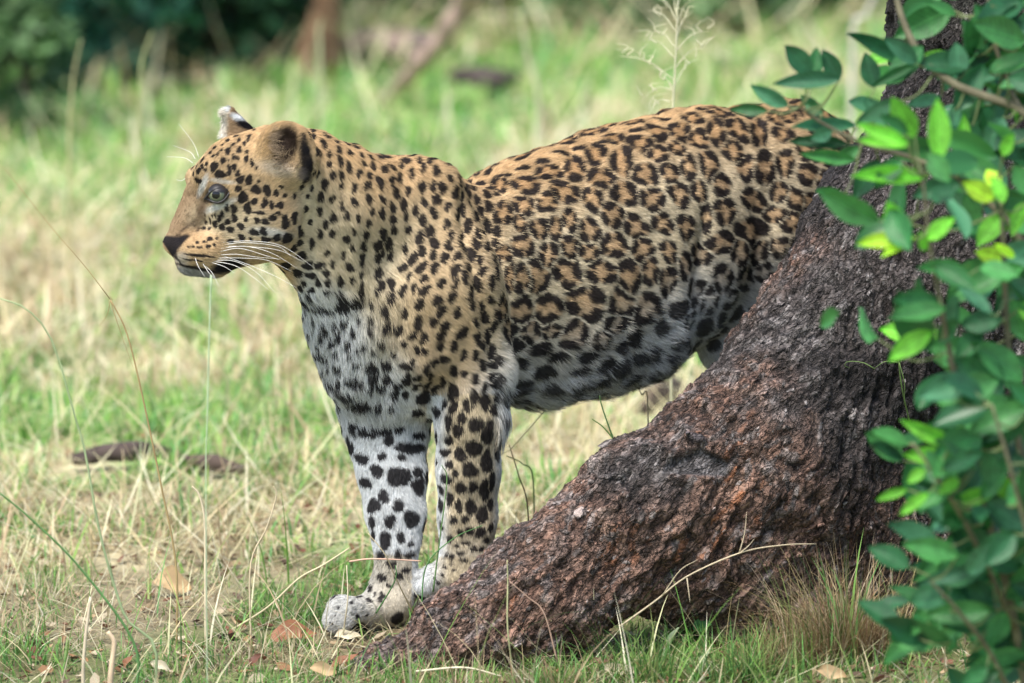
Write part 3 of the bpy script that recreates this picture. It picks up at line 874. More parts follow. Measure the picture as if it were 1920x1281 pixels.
# fur: one strand per root, lying along the coat
def hair_dir(P, px, py):
    n = len(P)
    nose = pt(318, 450, H0)
    d = P - nose; d /= np.linalg.norm(d, axis=1)[:, None] + 1e-9
    body = np.array([.86, .42, -.42]); neck = np.array([.55, .15, -.78]); leg = np.array([.10, .0, -1.0]); bel = np.array([.62, .30, -.62]); ch = np.array([.12, .0, -1.0])
    D = np.tile(body, (n, 1))
    D = lerp(D, bel, sstep(600, 720, py)[:, None] * (px > 930)[:, None])
    D = lerp(neck, D, sstep(760, 940, px)[:, None])
    D = lerp(D, ch, (sstep(520, 620, py) * sstep(800, 700, px))[:, None])
    D = lerp(D, leg, (sstep(700, 790, py) * (px < 960))[:, None])
    D = lerp(D, leg, (sstep(600, 680, py) * (px > 1290))[:, None])
    D = lerp(D, np.array([-.8, -.3, -.3]), (sstep(1090, 1130, py) * (px < 720))[:, None])
    D = lerp(D, d, (sstep(600, 540, px) * sstep(560, 500, py))[:, None])
    ear = (px < 585) & (py < 300) & (px > 480)
    D = np.where(((px < 478) & (py < 255) & (P[:, 1] > H0 + .02))[:, None], np.array([-.9, 0, -.25]), D)
    return D

tri = np.vstack([LQ[:, [0, 1, 2]], LQ[:, [0, 2, 3]]])
a, b, c_ = LV[tri[:, 0]], LV[tri[:, 1]], LV[tri[:, 2]]
ta = np.linalg.norm(np.cross(b - a, c_ - a), axis=1) / 2
tn = (LN[tri[:, 0]] + LN[tri[:, 1]] + LN[tri[:, 2]]); tn /= np.linalg.norm(tn, axis=1)[:, None]
facing = tn @ toC
cen = (a + b + c_) / 3
tpx, tpy = proj(cen)
dens = ta * np.where(facing > -.15, 1.0, .16) * np.where((tpx < 580) & (tpy < 545), 2.4, 1.0) * np.where(tpx > 1560, .3, 1) * np.where((tpy > 720) & (tpx > 980), .3, 1)
NH = 230000
ti = rng.choice(len(tri), NH, p=dens / dens.sum())
r1 = np.sqrt(rng.random(NH))[:, None]; r2 = rng.random(NH)[:, None]
HP = a[ti] * (1 - r1) + b[ti] * r1 * (1 - r2) + c_[ti] * r1 * r2
Nh = LN[tri[ti, 0]] * (1 - r1) + LN[tri[ti, 1]] * r1 * (1 - r2) + LN[tri[ti, 2]] * r1 * r2
Nh /= np.linalg.norm(Nh, axis=1)[:, None]
hpx, hpy = proj(HP)
hv = np.interp(hpx, [560, 700, 800, 870, 1000, 1100, 1200, 1300, 1560], [235, 298, 293, 345, 303, 268, 227, 202, 185])
hv = (hpy - hv) / (np.interp(hpx, [560, 700, 850, 950, 1100, 1200, 1300, 1560], [560, 780, 800, 765, 745, 700, 618, 560]) - hv)
head = (hpx < 590) & (hpy < 545)
ln = np.full(NH, .0105)
ln = np.where(head, .0070, ln)
ln = np.where(head & (np.hypot(hpx - 345, hpy - 430) < 60), .0044, ln)
ln = np.where(head & (hpx < 480) & (hpy < 258) & (HP[:, 1] > H0 + .02) & (hpx < 428), .013, ln)
ln = np.where(head & (hpx > 485) & (hpy < 315) & (hpy > 225) & (hpx < 575), .0085, ln)
ln = np.where(~head & (hv > .90) & (hpx > 930) & (hpx < 1270), .026, ln)
ln = np.where(~head & (hv > .76) & (hv < .90) & (hpx > 930) & (hpx < 1270), .017, ln)
ln = np.where(~head & (hpy > 540) & (hpx < 740) & (hpy < 800), .019, ln)
ln = np.where(~head & (hpy > 820) & (hpx < 960), .0078, ln)
ln = np.where(~head & (hpy > 1090) & (hpx < 790), .0055, ln)
ln = ln * rng.uniform(.65, 1.2, NH)
keep = ~(np.hypot((hpx - 408) / 1.3, hpy - 365) < 15) & ~((np.hypot(hpx - 320, hpy - 455) < 14))
# nothing of the coat grows under the ground or where lips meet
D = hair_dir(HP, hpx, hpy)
D = D + .22 * np.stack([vnoise(HP * 35, 71), vnoise(HP * 35, 72), vnoise(HP * 35, 73)], 1) + .16 * rng.normal(size=(NH, 3))
D = D - Nh * (D * Nh).sum(1)[:, None]
D /= np.linalg.norm(D, axis=1)[:, None] + 1e-9
hcol = coat(HP + D * (ln * .6)[:, None], Nh)[0]
clump = .5 + .5 * vnoise(HP * 130, 81)
lift = .34 + .22 * clump + .12 * rng.random(NH)
lift = np.where(hv > .85, lift + .25, lift)
tt = np.array([0.0, .33, .68, 1.0])
pts = np.zeros((NH, 4, 3), np.float32)
for k, t in enumerate(tt):
    l = lift * (1 - .65 * t)
    pts[:, k] = HP + (D * t + Nh * (l * t)[:, None]) * ln[:, None] - Nh * .0006
pts = pts[keep]; hcol = hcol[keep]; ln_k = ln[keep]
NHk = len(pts)
tone = 1 + .22 * rng.normal(size=(NHk, 1)) + .22 * vnoise(HP[keep] * 90, 82)[:, None]
hcol = np.clip(hcol * np.clip(tone, .45, 1.6), .006, .9)
# long pale hairs inside the near ear
ne = 170
q = [hit_e for hit_e in [BV.ray_cast(*ray(float(a_), float(b_)))[0] for a_, b_ in zip(rng.uniform(503, 560, ne), rng.uniform(285, 322, ne))] if hit_e is not None]
q += [hit_e for hit_e in [BV.ray_cast(*ray(float(a_), float(b_)))[0] for a_, b_ in zip(rng.uniform(498, 512, ne), rng.uniform(235, 300, ne))] if hit_e is not None]
q = np.array([tuple(v_) for v_ in q]); ne = len(q)
_qx, _ = proj(q)
dd = np.where((_qx > 514)[:, None], np.array([.15, -.35, .9]), np.array([.85, -.30, .25])) + .3 * rng.normal(size=(ne, 3)); dd /= np.linalg.norm(dd, axis=1)[:, None]
le = rng.uniform(.010, .022, ne)
ept = np.stack([q + dd * (le * t)[:, None] + np.array([.0, 0, -.003]) * t * t for t in tt], 1).astype(np.float32)
pts = np.concatenate([pts, ept]); hcol = np.vstack([hcol, np.array([.36, .27, .18]) * rng.uniform(.5, 1.2, (ne, 1))]); ln_k = np.concatenate([ln_k, np.full(ne, .004)]); NHk = len(pts)
hd = bpy.data.hair_curves.new('fur')
hd.add_curves([4] * NHk)
hd.attributes['position'].data.foreach_set('vector', pts.reshape(-1))
ra = hd.attributes.new('radius', 'FLOAT', 'POINT') if 'radius' not in hd.attributes else hd.attributes['radius']
rr = (np.where(ln_k < .005, .00022, .00030)[:, None] * np.array([1.0, .85, .55, .12])).astype(np.float32)
ra.data.foreach_set('value', rr.ravel())
hc4 = np.ones((NHk, 4), np.float32); hc4[:, :3] = hcol
ca = hd.attributes.new('col', 'FLOAT_COLOR', 'CURVE'); ca.data.foreach_set('color', hc4.ravel())
fur_m = mat_attr('leopard_fur', .65, .10)
hd.materials.append(fur_m)
fur = link('fur', hd, leo)

# eye: globe, iris and lids
o, d = ray(409, 364)
ecen = pt(409, 364, H0 - .0445)
def ico(r, sub=4):
    import bmesh
    bm = bmesh.new(); bmesh.ops.create_icosphere(bm, subdivisions=sub, radius=r)
    V = np.array([v.co[:] for v in bm.verts]); F = np.array([[v.index for v in f.verts] for f in bm.faces]); bm.free()
    return V, F
ev, ef = ico(rm(19.5, H0), 5)
gaze = np.array([-.20, -.975, .06]); gaze /= np.linalg.norm(gaze)
ang = np.degrees(np.arccos(np.clip((ev / np.linalg.norm(ev, axis=1)[:, None]) @ gaze, -1, 1)))
ec = np.tile(np.array([.035, .03, .03]), (len(ev), 1))
iris = np.array([.13, .15, .105]); irin = np.array([.21, .20, .12])
th = np.arctan2(ev[:, 2], ev[:, 0])
fib = 1 + .18 * np.sin(th * 23) * np.sin(th * 7 + 1)
ic = lerp(irin, iris, sstep(18, 38, ang)[:, None]) * fib[:, None]
ic = lerp(ic, np.array([.05, .05, .04]), sstep(45, 51, ang)[:, None])
ic = np.where((ang < 52)[:, None], ic, ec)
ic = np.where((ang < 24)[:, None], np.array([.004, .004, .006]), ic)
em = mat_attr('wet_eye', .10, .35)
em.node_tree.nodes['Principled BSDF'].inputs['Coat Weight'].default_value = .25
link('eye', new_mesh('eye', ev, ef, True, [em], ic), leo, ecen)
almond = [(383, 374), (393, 362), (402, 355.5), (412, 353), (421, 355), (430, 359), (425, 369), (417, 377), (408, 380), (398, 378), (390, 374)]
rim = []
for (qx, qy) in almond:
    q = pt(qx, qy, H0 - .062)
    v = q - ecen; dxy = math.hypot(v[0], v[2]); R = rm(19.5, H0)
    yy = ecen[1] - math.sqrt(max(R * R - min(dxy, R * .96) ** 2, 0)) - .0008
    rim.append(pt(qx, qy, yy))
rim = spline(rim + [rim[0]], 60)
V, Q, Tt = tube(rim, np.full(60, .0013), 8)
lid_m = mat_plain('dark_lid_skin', (.015, .013, .014), .45, .5)
link('eyelid', new_mesh('eyelid', V, [Q, Tt], True, [lid_m]), leo)

# whiskers
wm = mat_plain('whisker_white', (.88, .87, .84), .35, .5, var=.05)
def hit(px, py, off=0.0):
    o, d = ray(px, py); loc, nor, i, dist = BV.ray_cast(o, d)
    if loc is None: return pt(px, py, H0 - .03)
    return np.array(loc) - np.array(nor) * off
wl = [[(418, 455), (470, 452), (530, 462), (590, 503)], [(420, 459), (460, 455), (520, 462), (545, 480)], [(415, 466), (460, 462), (510, 475), (560, 505)], [(412, 472), (450, 466), (500, 480), (523, 487)],
      [(408, 484), (450, 484), (500, 488), (545, 508)], [(404, 488), (440, 490), (480, 510), (515, 548)], [(400, 490), (440, 498), (475, 520), (505, 545)], [(414, 478), (445, 477), (480, 482), (526, 486)], [(396, 492), (420, 500), (440, 512)],
      [(366, 484), (372, 500), (384, 519)], [(384, 498), (398, 512), (410, 536)], [(380, 494), (392, 512), (402, 522)], [(425, 462), (470, 463), (525, 470), (570, 492)], [(418, 480), (470, 498), (520, 520), (556, 540)]]
for w in wl:
    p0 = hit(*w[0])
    y0 = p0[1]
    P = [p0] + [pt(q[0], q[1], y0 - .012 * (i + 1)) for i, q in enumerate(w[1:])]
    S = spline(P, 16)
    V, Q, Tt = tube(S, np.linspace(.00040, .00011, 16), 5)
    link('whisker', new_mesh('whisker', V, [Q, Tt], True, [wm]), leo)
for w in [[(366, 298), (356, 285), (325, 273)], [(362, 306), (345, 296), (312, 294)], [(373, 295), (362, 268), (335, 232)], [(347, 335), (340, 339), (330, 337)]]:
    P = [pt(q[0], q[1], H0 + .012 + .006 * i) for i, q in enumerate(w)]
    S = spline(P, 12); V, Q, Tt = tube(S, np.linspace(.00036, .00012, 12), 5)
    link('brow_whisker', new_mesh('brow_whisker', V, [Q, Tt], True, [wm]), leo)

# upper lid: a shell over the top of the globe
lv = ev * 1.045
keepf = (lv[ef].mean(1)[:, 2] > rm(6.5, H0) - .12 * lv[ef].mean(1)[:, 0]) & (lv[ef].mean(1)[:, 1] < .004)
link('upper_lid', new_mesh('upper_lid', lv, ef[keepf], True, [lid_m]), leo, ecen)
# ---------------------------------------------------------------- the big tree with its root flare
TP = []
def B(*args, **kw): TP.append(prim(*args, **kw))
B((1985, 1330, .20, 330), (1960, 900, .17, 285), sy=.85, k=.06)
B((1960, 900, .17, 285), (1950, 300, .20, 262), sy=.85, k=.06)
B((1950, 300, .20, 268), (1905, -400, .24, 262), sy=.85, k=.06)
B((1905, -400, .24, 262), (1980, -1300, .26, 230), sy=.9, k=.06)
R = [(1850, 330, .16, 235), (1760, 480, .12, 250), (1640, 640, .07, 215), (1520, 770, .02, 195), (1395, 880, -.04, 175), (1215, 975, -.09, 148), (1030, 1108, -.14, 124), (865, 1222, -.18, 98), (725, 1306, -.20, 80), (585, 1385, -.24, 56)]
for a, b in zip(R[:-1], R[1:]): B(a, b, sy=.75, k=.035)
B((1500, 900, .0, 190), (1650, 1050, .08, 200), sy=.8, k=.06)
B((1300, 1050, -.06, 120), (1500, 1150, .0, 150), sy=.8, k=.06)
B((2100, 1200, .1, 200), (2350, 1420, -.1, 120), sy=.8, k=.06)      # roots away from view
B((2050, 1150, .4, 200), (2200, 1250, .8, 90), sy=.8, k=.06)
xs = np.arange(pt(500, 0, -.2)[0], 1.25, .0105); ys = np.arange(-.46, 1.0, .0105); zs = np.arange(-.12, 1.75, .0105)
TV, TQ = surface(TP, xs, ys, zs)
TV = relax(TV, TQ, 2, .5)
_tm = new_mesh('tmp', TV, TQ)
_to = link('tmp', _tm)
_md = _to.modifiers.new('s', 'SUBSURF'); _md.levels = 2; _md.render_levels = 2
bpy.context.view_layer.update()
_ev = _to.evaluated_get(bpy.context.evaluated_depsgraph_get())
_em = _ev.to_mesh()
V = np.empty(len(_em.vertices) * 3, np.float32); _em.vertices.foreach_get('co', V); V = V.reshape(-1, 3).astype(float)
Qa = np.empty(len(_em.loops), np.int32); _em.loops.foreach_get('vertex_index', Qa); Q4 = Qa.reshape(-1, 4)
_ev.to_mesh_clear(); bpy.data.objects.remove(_to); bpy.data.meshes.remove(_tm)
# drop what lies far out of sight at full density
N0, _ = mesh_normals(V, Q4)
# grain runs down the root: stretch the bark plates along it
g = np.array([.62, .0, .78]); g2 = np.array([.05, 0, 1.0])
_tpx, _tpy = proj(V)
wroot = sstep(1850, 1500, _tpx)[:, None]
gd = lerp(g2, g, wroot); gd /= np.linalg.norm(gd, axis=1)[:, None]
al = (V * gd).sum(1)[:, None]
S1 = V * 1.0 - gd * al * .70
W = np.stack([vnoise(V * 22, 101), vnoise(V * 22, 102), vnoise(V * 22, 103)], 1)
f1, f2, cid = voronoi(S1 * 58 + W * .8, 111)
h1, h2, cid2 = voronoi(S1 * 125 + W * 1.1, 121)
big = fbm(V * 9, 3, 131); mid = fbm(V * 34, 4, 141); rid = 1 - np.abs(fbm(S1 * 26 + W * .5, 3, 151)) * 2.2
plate = sstep(.02, .22, f2 - f1); crack = 1 - plate
plate2 = sstep(.03, .25, h2 - h1)
disp = .012 * big + .0075 * mid + .0022 * plate * (.2 + 1.2 * cid) + .0010 * plate2 * (.4 + cid2) + .0055 * np.clip(rid, -1, 1) * 1.5 + .003 * fbm(V * 90, 3, 155)
# the bare knot scar on the root
ks = sstep(0, 8, _tpy - 838 - .45 * np.abs(_tpx - 1312)) * sstep(0, 10, 896 + .08 * (_tpx - 1300) - _tpy) * sstep(1238, 1250, _tpx) * sstep(1372, 1358, _tpx) * (N0[:, 1] < .3)
disp = disp * (1 - .85 * ks) - .001 * ks + .006 * np.clip(ell(_tpx, _tpy, 1305, 860, 68, 46, -18, .15) - ks, 0, 1) * (N0[:, 1] < .3)
kt = ell(_tpx, _tpy, 1308, 828, 20, 8, 10, .25) * (N0[:, 1] < .3)
disp = disp + .013 * kt
V = V + N0 * (disp - .004)[:, None]
TN, _ = mesh_normals(V, Q4)
grey = np.array([.100, .084, .080]); blk = np.array([.018, .015, .015]); red = np.array([.25, .125, .085]); tanb = np.array([.36, .235, .175]); lich = np.array([.36, .33, .32]); orng = np.array([.36, .14, .06])
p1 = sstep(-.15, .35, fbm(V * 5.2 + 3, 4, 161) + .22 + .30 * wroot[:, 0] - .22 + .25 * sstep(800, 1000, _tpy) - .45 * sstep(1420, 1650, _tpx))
hue = (.5 + .5 * fbm(V * 45, 3, 163))[:, None]
c = lerp(grey * (.75 + .5 * cid[:, None]), lerp(red, tanb, hue) * (.85 + .3 * cid[:, None]), p1[:, None] * .9)
c = lerp(c, lich * (.8 + .4 * cid2[:, None]), (.55 * (cid > .80) * sstep(-.1, .6, mid) * wroot[:, 0])[:, None])
c = lerp(c, lich * .9, (.6 * (cid2 > .88))[:, None])
crest = sstep(.15, .8, N0[:, 2]) * wroot[:, 0]
c = lerp(c, lich * (.6 + .6 * hue), (.5 * crest * sstep(-.2, .4, fbm(V * 60, 3, 167)))[:, None])
c = lerp(c, orng, (.8 * (cid2 < .16) * p1 * sstep(.0, .5, fbm(V * 13, 3, 171)))[:, None])
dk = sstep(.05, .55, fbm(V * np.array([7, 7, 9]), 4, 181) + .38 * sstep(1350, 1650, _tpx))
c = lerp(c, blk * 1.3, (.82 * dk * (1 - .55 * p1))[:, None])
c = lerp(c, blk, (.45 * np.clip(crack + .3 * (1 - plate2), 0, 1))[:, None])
c = lerp(c, np.array([.17, .16, .165]) * (1 + .35 * mid[:, None]), (.95 * ks)[:, None])
c = lerp(c, lich * 1.3, (.7 * ell(_tpx, _tpy, 1272, 872, 22, 3, -48, .4) * (N0[:, 1] < .3))[:, None])
c = lerp(c, np.array([.10, .09, .10]), (.9 * kt)[:, None])
c = lerp(c, np.array([.04, .055, .035]) , (.5 * sstep(1620, 1760, _tpx) * sstep(.1, .6, fbm(V * 6, 3, 191)))[:, None])
c = np.clip(c * (1 + .25 * mid[:, None]), .006, .6)
bark = mat_bark('bark')
V3 = V
keepq = ~((TN[Q4[:, 0], 1] > .55) & (V[Q4[:, 0], 1] > .3) & False)
tree = thing('tree', (float(pt(1960, 1250, .2)[0]), .2, 0), 'big dark tree at the picture edge whose root flare hides the hindquarters of the leopard', 'tree')
tl = np.array(tree.location)
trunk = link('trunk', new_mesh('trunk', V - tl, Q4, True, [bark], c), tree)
print('trunk quads', len(Q4))
TB = BVHTree.FromPolygons([tuple(v) for v in TV], [tuple(int(i) for i in q) for q in TQ])

# loose flakes standing off the bark
NF = 7000
okv = np.nonzero((TN[:, 1] < .35) & (_tpx < 2050) & (_tpx > 600) & (_tpy > -80) & (V[:, 2] > .0) & (ks < .1))[0]
fi = rng.choice(okv, NF)
sp = Soup()
K = 6
th = np.linspace(0, 2 * math.pi, K, endpoint=False)[None] + rng.uniform(0, 6.28, (NF, 1))
rad = rng.uniform(.4, 1.25, (NF, K))
sz = rng.lognormal(math.log(.0024), .42, NF)
T1 = gd[fi] - TN[fi] * (gd[fi] * TN[fi]).sum(1)[:, None]; T1 /= np.linalg.norm(T1, axis=1)[:, None] + 1e-9
T2 = np.cross(TN[fi], T1)
ra_ = rng.normal(0, .4, NF); ca_, sa_ = np.cos(ra_)[:, None], np.sin(ra_)[:, None]
T1, T2 = T1 * ca_ + T2 * sa_, T2 * ca_ - T1 * sa_
tilt = rng.uniform(-.05, .42, NF)
ringp = (np.cos(th) * rad)[..., None] * T1[:, None] * (sz * 1.7)[:, None, None] + (np.sin(th) * rad)[..., None] * T2[:, None] * sz[:, None, None]
off = TN[fi][:, None] * (.0004 + sz[:, None, None] * .10 + (np.sin(th) * rad * tilt[:, None] * sz[:, None])[..., None])
ringv = V[fi][:, None] + ringp + off
cenv = V[fi] + TN[fi] * (.0006 + sz * .28)[:, None]
low = V[fi][:, None] + ringp * .8 - TN[fi][:, None] * .002
VV = np.concatenate([cenv[:, None], ringv, low], 1).reshape(-1, 3)
b0 = (np.arange(NF) * (2 * K + 1))[:, None]; k = np.arange(K)[None]; k2 = (k + 1) % K
Ts = np.stack([b0 + 0 * k, b0 + 1 + k, b0 + 1 + k2], -1).reshape(-1, 3)
Qs = np.stack([b0 + 1 + k2, b0 + 1 + k, b0 + 1 + K + k, b0 + 1 + K + k2], -1).reshape(-1, 4)
fc = c[fi] * rng.uniform(.7, 1.5, (NF, 1)) + .008
fc = lerp(fc, lich * rng.uniform(.5, 1.3, (NF, 1)), (rng.random(NF) < .10)[:, None] * .6)
fc = np.repeat(fc, 2 * K + 1, 0)
flk = link('bark_flakes', new_mesh('bark_flakes', VV - tl, [Qs, Ts], False, [bark], np.clip(fc, .006, .6)), tree)
flk['kind'] = 'stuff'
# limbs and a crown above the frame
for (pts_, rr_) in [([(1905, -600, .25), (1700, -1100, .1), (1300, -1700, -.2), (800, -2300, -.4)], (150, 40)), ([(1980, -1250, .26), (2150, -1900, .5), (2300, -2600, .8)], (210, 60)), ([(1960, -1000, .3), (1700, -1900, .9), (1500, -2700, 1.5)], (150, 45))]:
    Sx = spline([pt(*q) for q in pts_], 14)
    Vb, Qb, Tb = tube(Sx, np.linspace(rm(rr_[0], .3), rm(rr_[1], .3), 14), 12)
    link('limb', new_mesh('limb', Vb - tl, [Qb, Tb], True, [mat_plain('limb_bark', (.09, .07, .06), .9, .2)]), tree)
# ---------------------------------------------------------------- grass blades
LOGS = []
for _a in ((150, 872), (190, 868), (230, 862), (270, 858), (400, 886), (435, 884), (1215, 785), (1250, 760)):
    _q = ground_px(_a[0], _a[1]); LOGS.append((_q[0], _q[1] - .08, .034, .10))
def inside_any(x, y):
    """under the trunk or under a paw"""
    P = np.stack([x, y, ground_z(x, y) + .015], 1)
    logs = np.zeros(len(x), bool)
    for (lx_, ly_, rx_, ry_) in LOGS: logs |= (((x - lx_) / rx_) ** 2 + ((y - ly_) / ry_) ** 2) < 1
    return logs | (eval_prims(TP, P) < -.004) | (eval_prims(LP, P) < .004)

def blades(root, length, width, heading, lean, bend, col, seg=3, twist=0.0, taper=True):
    n = len(root)
    s = np.linspace(0, 1, seg + 1)
    pos = np.zeros((n, seg + 1, 3)); pos[:, 0] = root
    hx, hy = np.cos(heading), np.sin(heading)
    for k in range(seg):
        a = lean + bend * (s[k] + .5 / seg)
        st = length / seg
        pos[:, k + 1, 0] = pos[:, k, 0] + np.sin(a) * hx * st
        pos[:, k + 1, 1] = pos[:, k, 1] + np.sin(a) * hy * st
        pos[:, k + 1, 2] = pos[:, k, 2] + np.cos(a) * st
    wd = np.stack([-hy, hx, np.zeros(n)], 1)
    tw = rng.uniform(-.9, .9, n) + twist
    side = wd * np.cos(tw)[:, None] + np.array([0, 0, 1.0]) * np.sin(tw)[:, None] * .4 + np.stack([hx, hy, 0 * hx], 1) * np.sin(tw)[:, None] * .5
    wv = (np.array([.7, 1.0, .8, .45, .3])[:seg] if seg <= 5 else np.interp(np.arange(seg) / seg, [0, .2, .6, 1], [.6, 1, .8, .2]))
    V = np.zeros((n, 2 * seg + 1, 3))
    for k in range(seg):
        V[:, 2 * k] = pos[:, k] - side * (width * wv[k] / 2)[:, None]
        V[:, 2 * k + 1] = pos[:, k] + side * (width * wv[k] / 2)[:, None]
    V[:, 2 * seg] = pos[:, seg]
    base = (np.arange(n) * (2 * seg + 1))[:, None]
    Q = np.concatenate([np.stack([base[:, 0] + 2 * k, base[:, 0] + 2 * k + 1, base[:, 0] + 2 * k + 3, base[:, 0] + 2 * k + 2], 1) for k in range(seg - 1)])
    T = np.stack([base[:, 0] + 2 * seg - 2, base[:, 0] + 2 * seg - 1, base[:, 0] + 2 * seg], 1)
    C = np.repeat(col[:, None], 2 * seg + 1, 1)
    C = C * np.linspace(.85, 1.12, 2 * seg + 1)[None, :, None]
    return V.reshape(-1, 3), Q, T, C.reshape(-1, 3)

GREENS = np.array([[.18, .40, .08], [.26, .49, .10], [.13, .33, .09], [.34, .54, .14], [.20, .46, .16], [.40, .52, .18]])
STRAWS = np.array([[.67, .60, .36], [.74, .69, .46], [.60, .50, .30], [.76, .72, .53], [.46, .35, .22], [.62, .62, .36]])
blade_m = mat_attr('grass_blade', .55, .3, trans=.32)
straw_m = mat_attr('dry_grass_blade', .7, .2, trans=.25)

def scatter(n, y0, y1, xw0, xw1, xoff=0.0):
    y = y0 + (y1 - y0) * rng.random(n)
    w = xw0 + (xw1 - xw0) * (y - y0) / (y1 - y0)
    x = (rng.random(n) * 2 - 1) * w + xoff
    return x, y

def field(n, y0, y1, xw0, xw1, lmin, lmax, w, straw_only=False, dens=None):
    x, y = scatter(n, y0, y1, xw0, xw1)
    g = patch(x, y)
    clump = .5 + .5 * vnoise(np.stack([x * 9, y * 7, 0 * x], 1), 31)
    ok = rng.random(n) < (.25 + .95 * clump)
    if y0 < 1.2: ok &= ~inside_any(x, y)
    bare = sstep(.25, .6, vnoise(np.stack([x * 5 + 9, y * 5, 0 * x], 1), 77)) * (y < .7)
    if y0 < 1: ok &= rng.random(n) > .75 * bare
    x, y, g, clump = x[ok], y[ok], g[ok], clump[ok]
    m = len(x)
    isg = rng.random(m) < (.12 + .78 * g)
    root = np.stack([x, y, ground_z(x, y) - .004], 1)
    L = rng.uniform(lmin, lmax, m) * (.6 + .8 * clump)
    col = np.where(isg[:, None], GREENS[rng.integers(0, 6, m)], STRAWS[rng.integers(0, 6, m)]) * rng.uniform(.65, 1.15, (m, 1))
    near_w = (1 - sstep(-.1, .9, y))[:, None]  # blades mix to darker green and brown towards the camera
    col = lerp(col, np.where(isg[:, None], np.array([.07, .17, .03]), np.array([.26, .20, .10])), .55 * near_w)
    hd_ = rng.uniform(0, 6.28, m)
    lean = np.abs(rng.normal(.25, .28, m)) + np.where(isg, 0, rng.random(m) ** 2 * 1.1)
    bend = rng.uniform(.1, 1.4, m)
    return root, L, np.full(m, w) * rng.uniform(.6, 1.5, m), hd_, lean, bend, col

sp = Soup()
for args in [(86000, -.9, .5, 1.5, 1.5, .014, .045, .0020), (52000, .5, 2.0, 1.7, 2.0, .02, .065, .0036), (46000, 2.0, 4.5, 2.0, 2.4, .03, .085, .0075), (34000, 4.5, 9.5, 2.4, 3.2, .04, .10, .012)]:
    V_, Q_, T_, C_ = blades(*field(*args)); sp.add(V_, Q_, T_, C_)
# tangled straw lying over the ground
for (n, y0, y1, lw, l0, l1) in [(10000, -.9, .5, .0016, .03, .12), (9000, .5, 2.2, .0028, .06, .22), (9000, 2.2, 6, .0055, .1, .34), (4000, 6, 9.5, .009, .12, .4)]:
    x, y = scatter(n, y0, y1, 1.6 + .1 * y0, 1.7 + .15 * y1)
    ok = rng.random(n) < (1.0 - .6 * patch(x, y))
    if y0 < 1: ok &= ~inside_any(x, y)
    x, y = x[ok], y[ok]; m = len(x)
    root = np.stack([x, y, ground_z(x, y) + rng.uniform(0, .012 + .01 * max(y0, 0), m)], 1)
    V_, Q_, T_, C_ = blades(root, rng.uniform(l0, l1, m), np.full(m, lw) * rng.uniform(.6, 1.4, m), rng.uniform(0, 6.28, m), rng.uniform(.9, 1.5, m), rng.uniform(-.5, .7, m), STRAWS[rng.integers(0, 6, m)] * rng.uniform(.45 if y0 < 0 else .7, 1.0 if y0 < 0 else 1.2, (m, 1)))
    sp.add(V_, Q_, T_, C_)
# thinner cover reaching out past the frame
m = 34000
x = rng.uniform(-9, 9, m); y = rng.uniform(-3.5, 16, m)
ok = (np.abs(x) > 1.5 + .14 * np.clip(y, 0, 99)) | (y > 9.3) | (y < -.85); x, y = x[ok], y[ok]; m = len(x)
isg = rng.random(m) < .5
V_, Q_, T_, C_ = blades(np.stack([x, y, ground_z(x, y) - .004], 1), rng.uniform(.05, .16, m), rng.uniform(.008, .016, m), rng.uniform(0, 6.28, m), np.abs(rng.normal(.4, .3, m)), rng.uniform(.1, 1.4, m), np.where(isg[:, None], GREENS[rng.integers(0, 6, m)], STRAWS[rng.integers(0, 6, m)]) * rng.uniform(.6, 1.1, (m, 1)))
sp.add(V_, Q_, T_, C_)
print('grass tris ~', sum(len(q) for q in sp.Q) * 2 + sum(len(t) for t in sp.T))
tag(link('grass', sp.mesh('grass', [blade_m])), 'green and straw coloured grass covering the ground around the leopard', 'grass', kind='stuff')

# broad leaf and straw litter on the soil
NL = 4200
x, y = scatter(NL, -.8, 1.6, 1.3, 1.5)
ok = ~inside_any(x, y); x, y = x[ok], y[ok]; m = len(x)
K = 6; t6 = np.linspace(0, 2 * math.pi, K, endpoint=False)[None]
s1 = rng.uniform(.004, .013, m); s2 = s1 * rng.uniform(.35, .7, m); hd2 = rng.uniform(0, 6.28, m)
ux = np.cos(t6) * s1[:, None]; uy = np.sin(t6) * s2[:, None]
lxv = x[:, None] + ux * np.cos(hd2)[:, None] - uy * np.sin(hd2)[:, None]; lyv = y[:, None] + ux * np.sin(hd2)[:, None] + uy * np.cos(hd2)[:, None]
lzv = ground_z(x, y)[:, None] + .006 + .35 * (ux * rng.normal(0, 1, (m, 1)) + uy * rng.normal(0, 1, (m, 1))) + rng.uniform(0, .003, (m, K))
cz = ground_z(x, y) + .004
VV = np.concatenate([np.stack([x, y, cz], 1)[:, None], np.stack([lxv, lyv, lzv], -1)], 1).reshape(-1, 3)
b0 = (np.arange(m) * (K + 1))[:, None]; k = np.arange(K)[None]
Ts = np.stack([b0 + 0 * k, b0 + 1 + k, b0 + 1 + (k + 1) % K], -1).reshape(-1, 3)
lc = np.array([[.30, .17, .09], [.42, .31, .19], [.20, .09, .06], [.50, .42, .30], [.12, .08, .06]])[rng.integers(0, 5, m)] * rng.uniform(.7, 1.2, (m, 1))
tag(link('leaf_litter', new_mesh('leaf_litter', VV, Ts, False, [mat_attr('litter', .8, .2, trans=.15)], np.repeat(lc, K + 1, 0))), 'small brown and tan leaf fragments scattered among the grass', 'leaf litter', kind='stuff')

